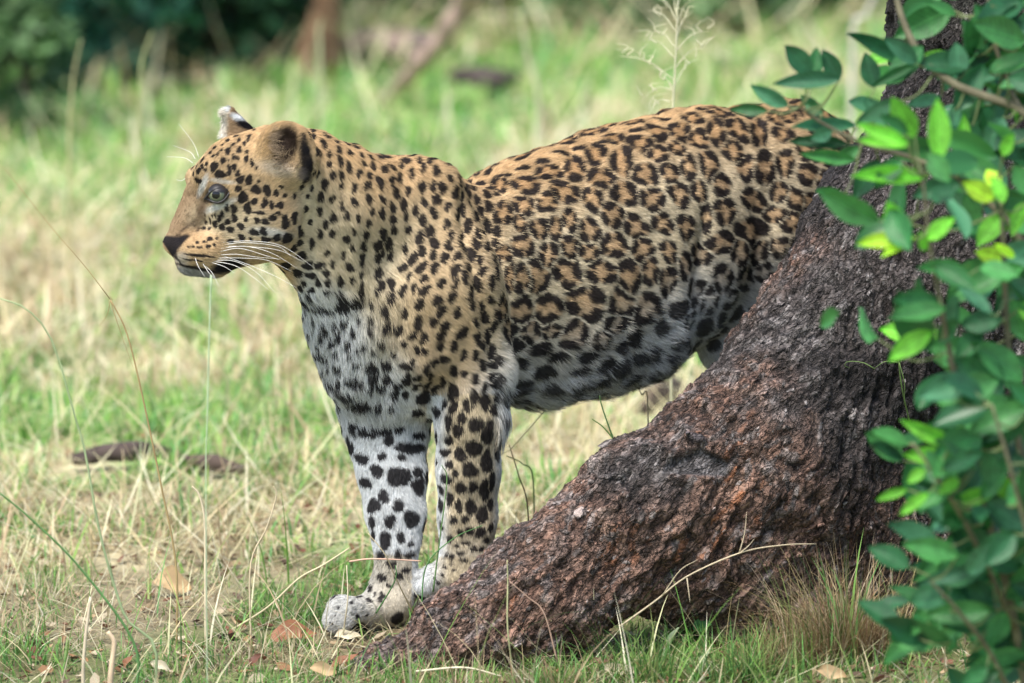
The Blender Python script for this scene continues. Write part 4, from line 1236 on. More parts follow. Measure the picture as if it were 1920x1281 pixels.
# ---------------------------------------------------------------- single stalks one can point to
def stalk(name, pts3, r0, r1, colr, label, cat='grass stalk', n=24, flat=1.0, parts=()):
    S = spline(pts3, n)
    V_, Q_, T_ = tube(S, np.linspace(r0, r1, n), 6)
    base = S[0]
    m_ = mat_plain(name + '_skin', colr, .6, .3, var=.3, scale=30)
    if not parts:
        o = link(name, new_mesh(name, V_ - base, [Q_, T_], True, [m_]), None, tuple(base))
        return tag(o, label, cat)
    t = thing(name, tuple(base), label, cat)
    link('stem', new_mesh('stem', V_ - base, [Q_, T_], True, [m_]), t)
    for nm, lst, rr in parts:
        for q in lst:
            S2 = spline(q, 10); V2, Q2, T2 = tube(S2, np.linspace(rr, rr * .25, 10), 5)
            link(nm, new_mesh(nm, V2 - base, [Q2, T2], True, [m_]), t)
    return t
def pp(lst, y): return [pt(a, b, y if len(q) < 3 else q[2]) for q in lst for a, b in [q[:2]]]
def up_from_ground(lst, y):
    """a polyline of pixels at depth y whose first point is taken down to the ground"""
    P = pp(lst, y)
    p0 = P[0].copy(); p0[2] = float(ground_z(p0[0:1], p0[1:2])[0]) - .01
    return [p0] + P if P[0][2] > p0[2] + .02 else [p0] + P[1:]
stalk('grass_stalk', up_from_ground([(386, 900), (388, 800), (392, 640), (396, 516)], -.5), .0006, .0012, (.45, .56, .36), 'pale green upright stalk rising to just under the chin of the leopard')
stalk('grass_stalk', up_from_ground([(330, 1060), (300, 900), (262, 720), (236, 620), (207, 562)], -.05), .0016, .0010, (.38, .28, .13), 'brown wiry stalk with a forked joint standing left of the chest',
      parts=[('branchlet', [pp([(207, 562), (160, 500), (95, 425), (20, 330), (0, 310)], -.06), pp([(207, 562), (215, 590), (232, 640), (250, 690)], -.05), pp([(207, 562), (201, 590), (186, 612)], -.05), pp([(211, 563), (205, 556), (203, 570)], -.05)], .0007)])
stalk('grass_stalk', up_from_ground([(290, 1210), (240, 1165), (215, 1100), (185, 990), (160, 850), (140, 780), (98, 640), (50, 580), (0, 560)], -.35), .0022, .0010, (.30, .38, .20), 'long thin green stalk arching from the bottom left up towards the left edge')
stalk('grass_stalk', up_from_ground([(252, 1208), (150, 1065), (60, 975), (0, 925)], -.38), .0022, .0012, (.10, .22, .07), 'dark green blade slanting down from the left edge in the near grass')
stalk('grass_stalk', up_from_ground([(385, 1080), (384, 980), (374, 930), (360, 912)], .0), .0022, .0012, (.68, .58, .40), 'straw coloured bent blade with a hooked tip in the grass left of the forelegs')
stalk('grass_stalk', up_from_ground([(470, 1060), (500, 990), (518, 930), (512, 912)], .0), .0014, .0009, (.60, .50, .33), 'thin straw blade curving over at the top near the white foreleg')
stalk('grass_stalk', up_from_ground([(207, 1281), (210, 1245), (214, 1205), (202, 1185)], -.45), .0048, .0030, (.66, .50, .34), 'thick pale dry blade curling at the very bottom left of the picture')
stalk('grass_stalk', up_from_ground([(156, 1255), (160, 1200), (170, 1120)], -.38), .0030, .0018, (.62, .52, .38), 'flat faded blade standing left of the thick curled one')
stalk('grass_stalk', pp([(420, 1190, .02), (500, 1140, .02), (560, 1085, .03), (605, 1060, .04), (655, 1028, .05)], .02), .0014, .0012, (.62, .55, .34), 'long straw stem leaning across the grass to the white foreleg')
stalk('grass_stalk', pp([(655, 1053, -.03), (700, 1048, -.06), (790, 1052, -.05)], .0), .0013, .0009, (.62, .40, .30), 'pinkish dry stem lying across the white foreleg above its paw')
stalk('grass_stalk', pp([(640, 1215, -.06), (646, 1170, -.07), (652, 1120, -.07), (650, 1060, -.05)], .0), .0013, .0008, (.50, .44, .30), 'thin dry blade standing in front of the toes of the white forepaw')
for q, cl, lb in [([(775, 1150, -.02), (745, 1090, -.05), (722, 1040, -.07), (690, 1000, -.07)], (.55, .46, .28), 'dry stem leaning left across the wrist of the white foreleg'),
                  ([(812, 1110, -.06), (826, 1000, -.05), (838, 900, -.03), (828, 872, -.03)], (.10, .20, .06), 'fine green blade with a hooked top in front of the spotted foreleg'),
                  ([(790, 1140, -.07), (800, 1060, -.06), (850, 1010, -.05), (905, 985, -.05)], (.08, .20, .06), 'green blade crossing the spotted foreleg near its wrist'),
                  ([(705, 1150, -.06), (740, 1090, -.08), (742, 1060, -.08)], (.09, .22, .07), 'short dark green blade before the wrist of the white foreleg')]:
    stalk('grass_stalk', pp(q, 0), .0011, .0006, cl, lb)
stalk('straw_stalk', pp([(1162, 1175, -.30), (1230, 1126, -.30), (1290, 1080, -.29), (1390, 1036, -.28), (1470, 1022, -.27), (1530, 1020, -.25)], 0), .0013, .0007, (.55, .46, .31), 'long pale straw stem propped diagonally against the foot of the root', parts=[
    ('branchlet', [pp([(1240, 1120, -.30), (1275, 1070, -.31), (1308, 1050, -.31)], 0), pp([(1288, 1084, -.30), (1294, 1130, -.32)], 0), pp([(1386, 1038, -.28), (1396, 1000, -.28), (1400, 960, -.27)], 0), pp([(1386, 1038, -.28), (1402, 1025, -.28), (1415, 1010, -.27)], 0)], .0009)])
stalk('straw_stalk', pp([(965, 1281, -.32), (952, 1180, -.33), (952, 1090, -.32), (951, 1050, -.32)], 0), .0013, .0007, (.42, .42, .22), 'upright thin stem in front of the middle of the root')
stalk('straw_stalk', pp([(1045, 1240, -.33), (1020, 1150, -.33), (990, 1120, -.33), (955, 1090, -.33)], 0), .0011, .0006, (.45, .30, .22), 'reddish forked twig leaning left over the root')
stalk('straw_stalk', pp([(780, 1259, -.36), (870, 1252, -.36), (940, 1268, -.36)], 0), .0016, .0012, (.66, .60, .42), 'pale straw stem lying flat at the bottom edge below the root')
stalk('vine', pp([(1705, 790, -.06), (1690, 720, -.10), (1684, 650, -.12), (1692, 620, -.12)], 0), .0012, .0007, (.14, .22, .07), 'thin climbing shoot with curled tips hanging on the dark bark', 'vine', parts=[
    ('tendril', [pp([(1684, 680, -.12), (1660, 678, -.13), (1640, 690, -.13)], 0), pp([(1640, 692, -.13), (1618, 680, -.13), (1590, 678, -.13), (1584, 686, -.13), (1594, 690, -.13)], 0), pp([(1686, 680, -.12), (1696, 720, -.12), (1695, 760, -.11)], 0)], .0008)])
# blades growing at the far side of the root
for q, cl, lb in [([(1000, 905, .35), (980, 870, .33), (950, 855, .30)], (.12, .22, .07), 'short green blade behind the root near the spotted foreleg'),
                  ([(1150, 823, .10), (1138, 790, .10), (1128, 760, .10), (1124, 742, .10)], (.07, .15, .05), 'dark green tuft stem standing up from the crest of the root'),
                  ([(1152, 825, .10), (1130, 800, .10), (1110, 786, .10)], (.10, .20, .05), 'small green stem leaning left on the crest of the root'),
                  ([(925, 885, .40), (960, 840, .38), (1000, 795, .35), (1028, 762, .33)], (.62, .56, .34), 'straight straw stem slanting up beneath the belly'),
                  ([(1215, 770, .30), (1203, 740, .30), (1192, 722, .30)], (.62, .52, .36), 'short pale stem under the belly close to the root'),
                  ([(990, 960, .20), (972, 890, .20), (955, 835, .22)], (.20, .16, .08), 'dark thin stem in the grass behind the lower root')]:
    P = pp(q, 0); p0 = P[0].copy(); p0[2] = float(ground_z(p0[0:1], p0[1:2])[0]) - .01
    if p0[2] < P[0][2] - .01 and 'crest' not in lb: P = [p0] + P
    stalk('grass_stalk', P, .0013, .0007, cl, lb)
# feathery seed head behind the back
base = pt(1268, 190, 1.2)
def gpt(px, py, y=.8): return pt(px, py, y)
br = []
for (sx, sy, ex, ey) in [(1266, 90, 1220, 60), (1268, 60, 1215, 20), (1266, 110, 1205, 75), (1268, 40, 1235, 0), (1268, 50, 1300, 0), (1268, 95, 1330, 60), (1262, 165, 1195, 110), (1262, 165, 1310, 110), (1262, 168, 1200, 190), (1264, 150, 1160, 105), (1268, 75, 1290, 30), (1264, 130, 1325, 90), (1262, 172, 1235, 150), (1256, 190, 1215, 215), (1268, 30, 1255, -30), (1268, 20, 1300, -40)]:
    mx, my = (sx + ex) / 2, (sy + ey) / 2 - 14
    br.append([gpt(sx, sy), gpt(mx, my, .81), gpt(ex, ey, .8 + rng.uniform(-.03, .03))])
    for k in range(3):
        t = rng.uniform(.4, .95); qx, qy = lerp(sx, ex, t), lerp(sy, ey, t) - 8
        br.append([gpt(qx, qy), gpt(qx + rng.uniform(-14, 14), qy - 12), gpt(qx + rng.uniform(-24, 24), qy - rng.uniform(10, 30))])
gp = gpt(1262, 260).copy(); gp[2] = float(ground_z(gp[0:1], gp[1:2])[0])
stalk('seed_head', [gp, gpt(1258, 400), gpt(1262, 200), gpt(1268, 80), gpt(1272, -60)], .0018, .0009, (.72, .70, .48), 'fine feathery grass seed head standing behind the back of the leopard', 'grass seed head', parts=[('spikelet', br, .0009)])
for q, w_, cl, lb in [([(262, 330), (262, 220), (266, 120), (285, 60)], .006, (.40, .42, .20), 'tall blurred yellowish stem at the upper left in front of the dark bushes'),
                      ([(130, 290), (132, 210), (140, 130), (152, 75)], .005, (.45, .42, .22), 'tall thick blurred stem near the left edge below the bushes'),
                      ([(1600, 70), (1622, 30), (1650, -30)], .010, (.60, .56, .48), 'pale blurred branch leaning at the top beside the trunk'),
                      ([(600, 130), (598, 60), (602, 40)], .007, (.45, .48, .28), 'pale upright stem before the rusty stump'),
                      ([(1010, 190), (990, 110), (975, 20)], .008, (.55, .50, .36), 'pale leaning stem in the blurred grass above the back')]:
    yb = 3.0 if q[0][1] > 200 else 4.5
    P = pp(q, yb); p0 = P[0].copy(); p0[2] = float(ground_z(p0[0:1], p0[1:2])[0]) - .01
    if P[0][2] < p0[2]:
        dz = p0[2] - P[0][2]; P = [a_ + np.array([0, 0, dz]) for a_ in P]
    stalk('tall_stem', [p0] + P, w_ * .75, w_ * .25, cl, lb, 'plant stem')

# more wiry blades crossing the near grass, as one cover
sp = Soup(); m = 900
x, y = scatter(m, -.75, 1.1, 1.1, 1.4); ok = ~inside_any(x, y); x, y = x[ok], y[ok]; m = len(x)
root = np.stack([x, y, ground_z(x, y) - .003], 1)
isg = rng.random(m) < .45
col = np.where(isg[:, None], GREENS[rng.integers(0, 6, m)] * .8, STRAWS[rng.integers(0, 6, m)])
sp.add(*blades(root, rng.uniform(.07, .22, m), np.full(m, .0022) * rng.uniform(.6, 1.6, m), rng.uniform(0, 6.28, m), rng.uniform(.05, .8, m), rng.uniform(.1, 1.3, m), col, seg=5))
m = 700
x, y = scatter(m, 1.1, 5.0, 1.5, 2.2)
root = np.stack([x, y, ground_z(x, y)], 1); isg = rng.random(m) < .3
col = np.where(isg[:, None], GREENS[rng.integers(0, 6, m)], STRAWS[rng.integers(0, 6, m)])
sp.add(*blades(root, rng.uniform(.08, .24, m), np.full(m, .006) * rng.uniform(.6, 1.6, m), rng.uniform(0, 6.28, m), rng.uniform(.05, .7, m), rng.uniform(.1, 1.2, m), col, seg=5))
tag(link('tall_grass', sp.mesh('tall_grass', [straw_m])), 'sparse taller wiry grass blades rising out of the turf', 'grass', kind='stuff')

# dry tuft at the foot of the trunk
def tuft(name, px, py, yb, n, L0, L1, spread, cols, w, label, cat='grass tuft', lean=.5):
    c0 = pt(px, py, yb); c0[2] = float(ground_z(c0[0:1], c0[1:2])[0])
    r = np.abs(rng.normal(0, spread, n)); a = rng.uniform(0, 6.28, n)
    x = c0[0] + r * np.cos(a); y = c0[1] + r * np.sin(a) * .6
    root = np.stack([x, y, ground_z(x, y) - .004], 1)
    col = np.array(cols)[rng.integers(0, len(cols), n)] * rng.uniform(.7, 1.25, (n, 1))
    V_, Q_, T_, C_ = blades(root, rng.uniform(L0, L1, n), np.full(n, w) * rng.uniform(.6, 1.4, n), a + rng.normal(0, .8, n), np.abs(rng.normal(lean * .5, lean * .5, n)), rng.uniform(0, 1.7, n), col, seg=5)
    s_ = Soup(); s_.add(V_ - c0, Q_, T_, C_)
    o = link(name, s_.mesh(name, [straw_m]), None, tuple(c0))
    tag(o, label, cat, kind='stuff')
BR = [[.32, .22, .12], [.42, .33, .19], [.22, .14, .08], [.14, .20, .06], [.36, .30, .14], [.46, .38, .26]]
GR = [[.10, .23, .06], [.16, .30, .07], [.08, .17, .05], [.24, .30, .10]]
tuft('dry_tuft', 1590, 1200, -.24, 1300, .05, .19, .055, BR, .0016, 'dense brown dry grass tuft at the foot of the trunk', lean=.6)
tuft('dry_tuft', 1480, 1205, -.27, 500, .04, .12, .04, BR, .0015, 'lower brown tangle of dry grass left of the tall tuft', lean=1.0)
tuft('green_tuft', 1590, 1190, -.26, 22, .12, .20, .03, GR, .0042, 'few upright broad green blades inside the brown tuft', lean=.1)
tuft('green_tuft', 1400, 1250, -.36, 260, .04, .11, .05, GR, .0026, 'bright green grass tuft below the middle of the root', lean=.6)
tuft('green_tuft', 1220, 1240, -.33, 140, .05, .12, .05, GR, .0026, 'sparse green blades at the lower edge of the root', lean=.4)
tuft('green_tuft', 640, 1160, .12, 120, .03, .07, .05, GR, .0020, 'short fresh green blades beside the white forepaw', lean=.5)
tuft('green_tuft', 1130, 800, .22, 60, .04, .09, .02, GR, .0018, 'little green tuft behind the crest of the root', lean=.4)
tuft('dry_tuft', 850, 1262, -.36, 160, .03, .07, .06, BR, .0016, 'thin brown grass around the tip of the root', lean=.8)
tuft('dry_tuft', 1050, 1255, -.36, 300, .03, .09, .07, BR + GR, .0016, 'mixed dry and green fine grass under the root at the bottom edge', lean=.8)

# ---------------------------------------------------------------- fallen leaves, each a thing
def leaf_mesh(name, L, W, cup=.15, curl=.3, wave=.06, n=9, seedv=0, fold=.0, tipw=.0):
    r_ = np.random.default_rng(seedv)
    s = np.linspace(0, 1, n); m_ = 5
    wv = np.sin(np.pi * np.clip(s, 0, 1) ** (.85)) ** .8 * (1 - tipw * s)
    wv[0] = .04; wv[-1] = .02
    V = []
    for i, t in enumerate(s):
        for j in range(m_):
            u = (j / (m_ - 1) * 2 - 1)
            yy = u * W / 2 * wv[i]
            zz = cup * W * (u * u) * wv[i] + curl * L * (t * t) * -.5 + wave * W * math.sin(9 * t + 3 * u + seedv) * abs(u) + fold * W * abs(u)
            V.append((t * L, yy, zz))
    V = np.array(V)
    i = np.arange(n - 1)[:, None] * m_; j = np.arange(m_ - 1)[None]
    Q = np.stack([i + j, i + m_ + j, i + m_ + j + 1, i + j + 1], -1).reshape(-1, 4)
    return V, Q
leafcol = {'brown': (.26, .115, .06), 'tan': (.50, .36, .20), 'cream': (.62, .55, .40), 'dark': (.14, .06, .04), 'green': (.10, .26, .07), 'pale': (.40, .48, .30)}
lm = {k_: mat_plain('fallen_leaf_' + k_, v_, .6, .3, trans=.12, var=.35, scale=45) for k_, v_ in leafcol.items()}
FL = [(548, 1188, 90, 'brown', 10, .55, 'brown dead leaf lying against the toes of the white forepaw'), (642, 1240, 66, 'brown', 35, .35, 'round reddish brown leaf with a tan rim leaning on the tip of the root'),
      (608, 1256, 56, 'tan', -10, .5, 'pinkish tan leaf just below the reddish brown one'), (652, 1192, 52, 'cream', 5, .5, 'cream coloured leaf under the white forepaw'), (480, 1236, 34, 'dark', 40, .6, 'small dark red leaf in the near grass left of the paw'),
      (300, 1248, 40, 'cream', -15, .5, 'small whitish leaf near the bottom left'), (1685, 1050, 76, 'tan', 28, .7, 'tan curled leaf caught upright in the dry tuft'), (1640, 1208, 110, 'tan', 5, .55, 'long crumpled tan leaf on the ground below the dry tuft'),
      (325, 1095, 74, 'tan', -12, .8, 'broad faded leaf half hidden in the grass at left'), (1125, 1240, 44, 'dark', 8, .4, 'dark red leaf in shade under the root'), (1165, 1256, 80, 'cream', -4, .3, 'pale yellowish leaf flat in the grass below the root'),
      (1255, 1205, 66, 'pale', 72, .3, 'narrow grey green leaf standing on edge under the root'), (1318, 1245, 66, 'pale', 80, .35, 'wide grey green leaf standing on edge near the bottom edge'), (1180, 1188, 34, 'cream', 0, .25, 'slim white leaf scrap on the foot of the root'),
      (240, 1240, 30, 'brown', 60, .6, 'little brown curled leaf at the bottom left'), (700, 1213, 30, 'cream', 15, .4, 'scrap of cream leaf between paw and root tip'), (1560, 1262, 60, 'tan', -8, .5, 'yellowish leaf at the bottom edge under the tuft')]
for i, (px, py, Lp, ck, angd, wr, lb) in enumerate(FL):
    p = ground_px(px, py, .018)
    Lm = rm(Lp, p[1])
    V_, Q_ = leaf_mesh('fallen_leaf', Lm, Lm * wr, .25, .25, .12, 9, i)
    V_[:, 0] -= Lm / 2
    o = link('fallen_leaf', new_mesh('fallen_leaf', V_, Q_, True, [lm[ck]]), None, tuple(p))
    o.rotation_euler = (math.radians(-38 + 14 * math.sin(i * 2.3)) * -1, math.radians(-angd), math.radians(6 * math.sin(i)))
    tag(o, lb, 'leaf', 'fallen leaves on the ground')
# a broad-leaved seedling at the foot of the root
hb = ground_px(1290, 1215)
t = thing('seedling', tuple(hb), 'small broad leaved green seedling at the foot of the root', 'seedling')
gm = mat_plain('seedling_green', (.075, .24, .07), .45, .4, trans=.3, var=.2)
S = spline([hb, hb + [.004, 0, .04], hb + [.010, -.005, .085]], 8); V_, Q_, T_ = tube(S, np.linspace(.0012, .0008, 8), 6)
link('stem', new_mesh('stem', V_ - hb, [Q_, T_], True, [gm]), t)
for (dx, dz, L_, W_, az, el) in [(.010, .085, .052, .034, .3, .5), (.004, .05, .03, .018, 2.6, .4), (.006, .03, .028, .02, -.5, .3), (.002, .06, .03, .02, 3.4, .7)]:
    V_, Q_ = leaf_mesh('leaf', L_, W_, .1, .35, .05, 9, 3)
    o = link('leaf', new_mesh('leaf', V_, Q_, True, [gm]), t, (dx, -.004, dz)); o.rotation_euler = (math.radians(55), -el, az)
hb = ground_px(1460, 1160)
t = thing('seedling', tuple(hb), 'slender shoot bearing one heart shaped green leaf over the dry grass', 'seedling')
S = spline([hb, hb + [.0, -.01, .04], hb + [.004, -.015, .075]], 8); V_, Q_, T_ = tube(S, np.linspace(.0010, .0007, 8), 6)
link('stem', new_mesh('stem', V_ - hb, [Q_, T_], True, [gm]), t)
V_, Q_ = leaf_mesh('leaf', .03, .022, .1, .4, .05, 9, 5); o = link('leaf', new_mesh('leaf', V_, Q_, True, [gm]), t, (.004, -.015, .075)); o.rotation_euler = (math.radians(60), .4, .2)

# ---------------------------------------------------------------- dead wood in the grass
def wood(name, pts3, radii, colr, label, cat, n=26, k=12, rough=.012, parent=None):
    S = spline(pts3, n); R = np.interp(np.linspace(0, 1, n), np.linspace(0, 1, len(radii)), radii)
    V_, Q_, T_ = tube(S, R, k)
    V_ = V_ + rough * R.mean() / .03 * np.stack([vnoise(V_ * 30, 5), vnoise(V_ * 30, 6), vnoise(V_ * 30, 7)], 1)
    base = S[0]
    m_ = mat_plain(name + '_bark', colr, .9, .15, var=.5, scale=40)
    return tag(link(name, new_mesh(name, V_ - base, [Q_, T_], True, [m_]), None, tuple(base)), label, cat)
def gp2(px, py, dz): return ground_px(px, py, dz)
wood('dead_log', [gp2(138, 862, .02), gp2(200, 852, .026), gp2(255, 846, .03), gp2(318, 848, .02)], [.008, .015, .017, .008], (.065, .05, .045), 'dark rotten log piece lying in the grass at the left', 'log')
wood('dead_log', [gp2(340, 862, .02), gp2(400, 868, .024), gp2(455, 878, .02)], [.005, .015, .008], (.08, .06, .05), 'shorter dark log piece just right of the long one', 'log')
wood('dead_log', [gp2(1205, 770, .01), gp2(1240, 745, .025), gp2(1275, 735, .02)], [.015, .03, .02], (.07, .055, .045), 'dark log end in the grass under the belly', 'log')
wood('fallen_branch', [gp2(722, 190, .0), pt(775, 135, 5.9), pt(835, 65, 5.8), pt(870, 10, 5.75), pt(890, -40, 5.7)], [.016, .020, .022, .030, .034], (.36, .26, .22), 'pinkish brown dead branch leaning up in the blurred background', 'branch')
wood('fallen_branch', [gp2(840, 150, .05), gp2(880, 140, .06), gp2(930, 152, .05), gp2(965, 140, .04)], [.014, .022, .024, .012], (.07, .055, .055), 'dark fallen branch lying right of the leaning one', 'branch')
wood('fallen_branch', [gp2(640, 95, .05), gp2(700, 88, .06), gp2(760, 92, .06), gp2(800, 80, .05)], [.03, .04, .035, .02], (.30, .22, .19), 'pale brown fallen branch lying flat near the stump', 'branch')
# rusty stump
sb = pt(600, 105, 6.3); sb[2] = float(ground_z(sb[0:1], sb[1:2])[0])
Vt, Qt, Tt_ = tube([sb + [0, 0, -.05], sb + [.0, 0, .08], sb + [.01, 0, .2], sb + [-.02, 0, .36], sb + [0, 0, .42]], [.05, .045, .04, .035, .02], 14)
Vt = Vt + .03 * np.stack([vnoise(Vt * 14, 5), vnoise(Vt * 14, 6), vnoise(Vt * 14, 7)], 1)
tag(link('tree_stump', new_mesh('tree_stump', Vt - sb, [Qt, Tt_], True, [mat_plain('stump_wood', (.22, .13, .085), .9, .1, var=.5, scale=14)]), None, tuple(sb)), 'rusty orange brown stump beside the dark bushes at the top', 'stump')
sb = gp2(470, 62, 0)
Vt, Qt, Tt_ = tube([sb + [0, 0, -.05], sb + [0, 0, .1], sb + [.03, 0, .30]], [.05, .045, .04], 14)
tag(link('tree_stump', new_mesh('tree_stump', Vt - sb, [Qt, Tt_], True, [mat_plain('stump_wood_pale', (.42, .25, .16), .9, .1, var=.3, scale=14)]), None, tuple(sb)), 'small tan broken stump within the dark bushes', 'stump')

# ---------------------------------------------------------------- bushes behind
def bush(px, py, yb, rx, rz, n, cols, leaf, label, dens_low=0.0, trunk_c=(.08, .06, .05)):
    c0 = pt(px, py, yb); gz = float(ground_z(c0[0:1], c0[1:2])[0]); c0[2] = gz
    u = rng.normal(size=(n, 3)); u /= np.linalg.norm(u, axis=1)[:, None]
    rr_ = rng.random(n) ** .45
    P = u * rr_[:, None] * np.array([rx, rx * .8, rz]) + np.array([0, 0, rz * .95])
    lump = .75 + .45 * vnoise(u * 2.6 + px, 91)
    P[:, :2] *= lump[:, None]; P[:, 2] = P[:, 2] * (.85 + .25 * lump)
    gap = vnoise(P * 6 + px, 92)
    P = P[(gap > -.38) & (P[:, 2] > .03)]; n = len(P)
    cl = vnoise(P * 4.5 + px, 93)
    A1 = rng.normal(size=(n, 3)); A1 /= np.linalg.norm(A1, axis=1)[:, None]
    A2 = np.cross(A1, rng.normal(size=(n, 3))); A2 /= np.linalg.norm(A2, axis=1)[:, None]
    s = leaf * rng.uniform(.6, 1.3, n)[:, None]
    V4 = np.stack([P - A1 * s, P - A2 * s * .42 + A1 * s * .1, P + A1 * s, P + A2 * s * .42 + A1 * s * .1], 1).reshape(-1, 3)
    Qb = np.arange(n * 4).reshape(-1, 4)
    ci = np.clip(((cl + 1) / 2 * len(cols) + rng.normal(0, .7, n)), 0, len(cols) - 1).astype(int)
    C = np.repeat(np.array(cols)[ci] * rng.uniform(.7, 1.3, (n, 1)), 4, 0)
    t = thing('bush', tuple(c0), label, 'bush', 'bushes in the background')
    f_ = link('foliage', new_mesh('foliage', V4, Qb, False, [bush_m], C), t); f_['kind'] = 'stuff'
    bm_ = mat_plain('bush_stem', trunk_c, .9, .2)
    for k_ in range(4):
        a = rng.uniform(0, 6.28); e = np.array([math.cos(a) * rx * .5, math.sin(a) * rx * .4, rz * 1.2])
        Sx = spline([np.array([0, 0, -.03]), e * .5 + [0, 0, .05], e], 8); Vb, Qb2, Tb = tube(Sx, np.linspace(.022, .006, 8), 7)
        link('stem', new_mesh('stem', Vb, [Qb2, Tb], True, [bm_]), t)
bush_m = mat_attr('bush_leaf', .5, .4, trans=.2)
TEAL = [[.015, .060, .040], [.03, .12, .08], [.05, .19, .13], [.09, .27, .19]]
DARK = [[.010, .030, .015], [.014, .05, .022], [.02, .075, .035], [.035, .11, .05]]
LITE = [[.08, .16, .07], [.13, .24, .10], [.2, .32, .14], [.06, .14, .06]]
bush(225, 95, 6.5, .42, .50, 8000, TEAL, .034, 'dark teal leaved bush at the top left')
bush(405, 90, 6.5, .33, .52, 7000, DARK, .030, 'very dark green bush just right of the teal one')
bush(515, 60, 6.9, .22, .40, 3500, DARK, .028, 'narrow dark bush behind the rusty stump')
bush(10, 110, 5.6, .26, .36, 3500, LITE, .030, 'light green bush at the top left corner')
bush(90, 60, 7.2, .5, .8, 6000, TEAL, .04, 'tall dark bush behind the teal one')
bush(700, 20, 7.5, .40, .30, 4500, LITE, .032, 'low grey green bush at the top left of the middle')
bush(960, 20, 7.5, .42, .26, 4500, DARK, .032, 'low dark bush at the top above the fallen branch')
bush(1160, 30, 7.3, .26, .16, 3000, LITE, .030, 'small mid green bush at the top middle')
bush(1400, 45, 7.2, .32, .20, 3200, LITE, .032, 'bright green low bush at the top left of the trunk')
bush(1570, 20, 7.6, .34, .26, 3000, LITE, .032, 'pale low bush close beside the top of the trunk')
bush(1800, 0, 9.0, .8, .8, 6000, DARK, .045, 'dark bush behind the trunk')
bush(-160, 40, 8.0, .8, .9, 6000, TEAL, .05, 'dark bush beyond the left edge')
def spt(px, py, y):
    return pt(px, py, y - .33)
# ---------------------------------------------------------------- the leafy shrub in front of the trunk
cols = {'d': (.018, .098, .036), 'm': (.055, .225, .058), 'b': (.17, .52, .05), 'y': (.45, .74, .05), 'g': (.055, .19, .095), 'n': (.024, .13, .036)}
lmat = {}
for k_, v_ in cols.items():
    lmat[k_] = mat_leaf('shrub_leaf_' + k_, v_,   .48 if k_ in 'dmng' else .55, .22 if k_ in 'dmng' else .42)
shapes = []
for i, (wr, cu, cp) in enumerate([(.44, .10, .10), (.40, .30, .16), (.50, .05, .06), (.36, .22, .12), (.46, -.12, .14), (.54, .18, .10)]):
    V_, Q_ = leaf_mesh('leaf', 1.0, wr, cp, cu, .03, 11, i, fold=.12)
    shapes.append((V_, Q_))
meshes = {}
def leaf_data(si, ck):
    if (si, ck) not in meshes:
        V_, Q_ = shapes[si]
        # midrib, proud of the blade
        rx_ = np.linspace(0, .97, 8); mid = V_.reshape(11, 5, 3)[:, 2]
        rib = np.stack([rx_, 0 * rx_, np.interp(rx_, mid[:, 0], mid[:, 2]) + .004], 1)
        Vr, Qr, Tr = tube(rib, np.linspace(.012, .003, 8), 4)
        s_ = Soup(); s_.add(V_, Q_); s_.add(Vr, Qr, Tr)
        meshes[(si, ck)] = s_.mesh('leaf', [lmat[ck]])
    return meshes[(si, ck)]
sb = np.array([spt(1960, 1500, -.85)[0], -1.18, 0.0])
shrub = thing('shrub', tuple(sb), 'leafy green shrub with elliptic leaves standing in front of the tree trunk', 'shrub')
stem_m = mat_plain('shrub_stem', (.13, .12, .075), .8, .2, var=.35, scale=50)
stemg_m = mat_plain('shrub_twig', (.16, .20, .085), .65, .3, var=.2, scale=50)
stems = [
 [(1945, 1450, -.85), (1905, 1180, -.86), (1850, 960, -.88), (1800, 760, -.90), (1770, 600, -.92), (1745, 470, -.93), (1730, 330, -.92)],
 [(1960, 1450, -.85), (1935, 1000, -.80), (1900, 760, -.78), (1885, 560, -.78), (1880, 440, -.80), (1872, 330, -.80)],
 [(1960, 1450, -.85), (1960, 900, -.75), (1930, 500, -.66), (1830, 360, -.60), (1720, 300, -.58), (1620, 270, -.56), (1540, 230, -.55), (1500, 200, -.55)],
 [(1975, 1450, -.85), (1990, 700, -.70), (1960, 300, -.60), (1900, 180, -.55), (1860, 60, -.52), (1850, -60, -.50)],
 [(1945, 1450, -.85), (1870, 1250, -.95), (1800, 1150, -1.0), (1745, 1090, -1.0)],
 [(1905, 1180, -.86), (1820, 1000, -.95), (1760, 900, -1.0), (1710, 830, -1.0)],
 [(2000, 1450, -.85), (1960, 1150, -1.0), (1900, 900, -1.05), (1860, 760, -1.05)]]
SP_ = []
for i, st in enumerate(stems):
    Sx = spline([spt(*q) for q in st], 26)
    Vb, Qb2, Tb = tube(Sx, np.linspace(.0062 if i < 4 else .0042, .0016, 26), 8)
    link('stem', new_mesh('stem', Vb - sb, [Qb2, Tb], True, [stem_m]), shrub)
    SP_.append(Sx)
Sx = spline([spt(*q) for q in [(1675, -60, -.50), (1682, 0, -.52), (1702, 60, -.54), (1735, 115, -.56), (1790, 158, -.58), (1850, 182, -.60), (1925, 215, -.62), (2010, 330, -.66)]], 30)
Vb, Qb2, Tb = tube(Sx, np.linspace(.0036, .0064, 30), 8)
link('branch', new_mesh('branch', Vb - sb, [Qb2, Tb], True, [stem_m]), shrub)
SP_.append(Sx)
SPall = np.vstack(SP_)
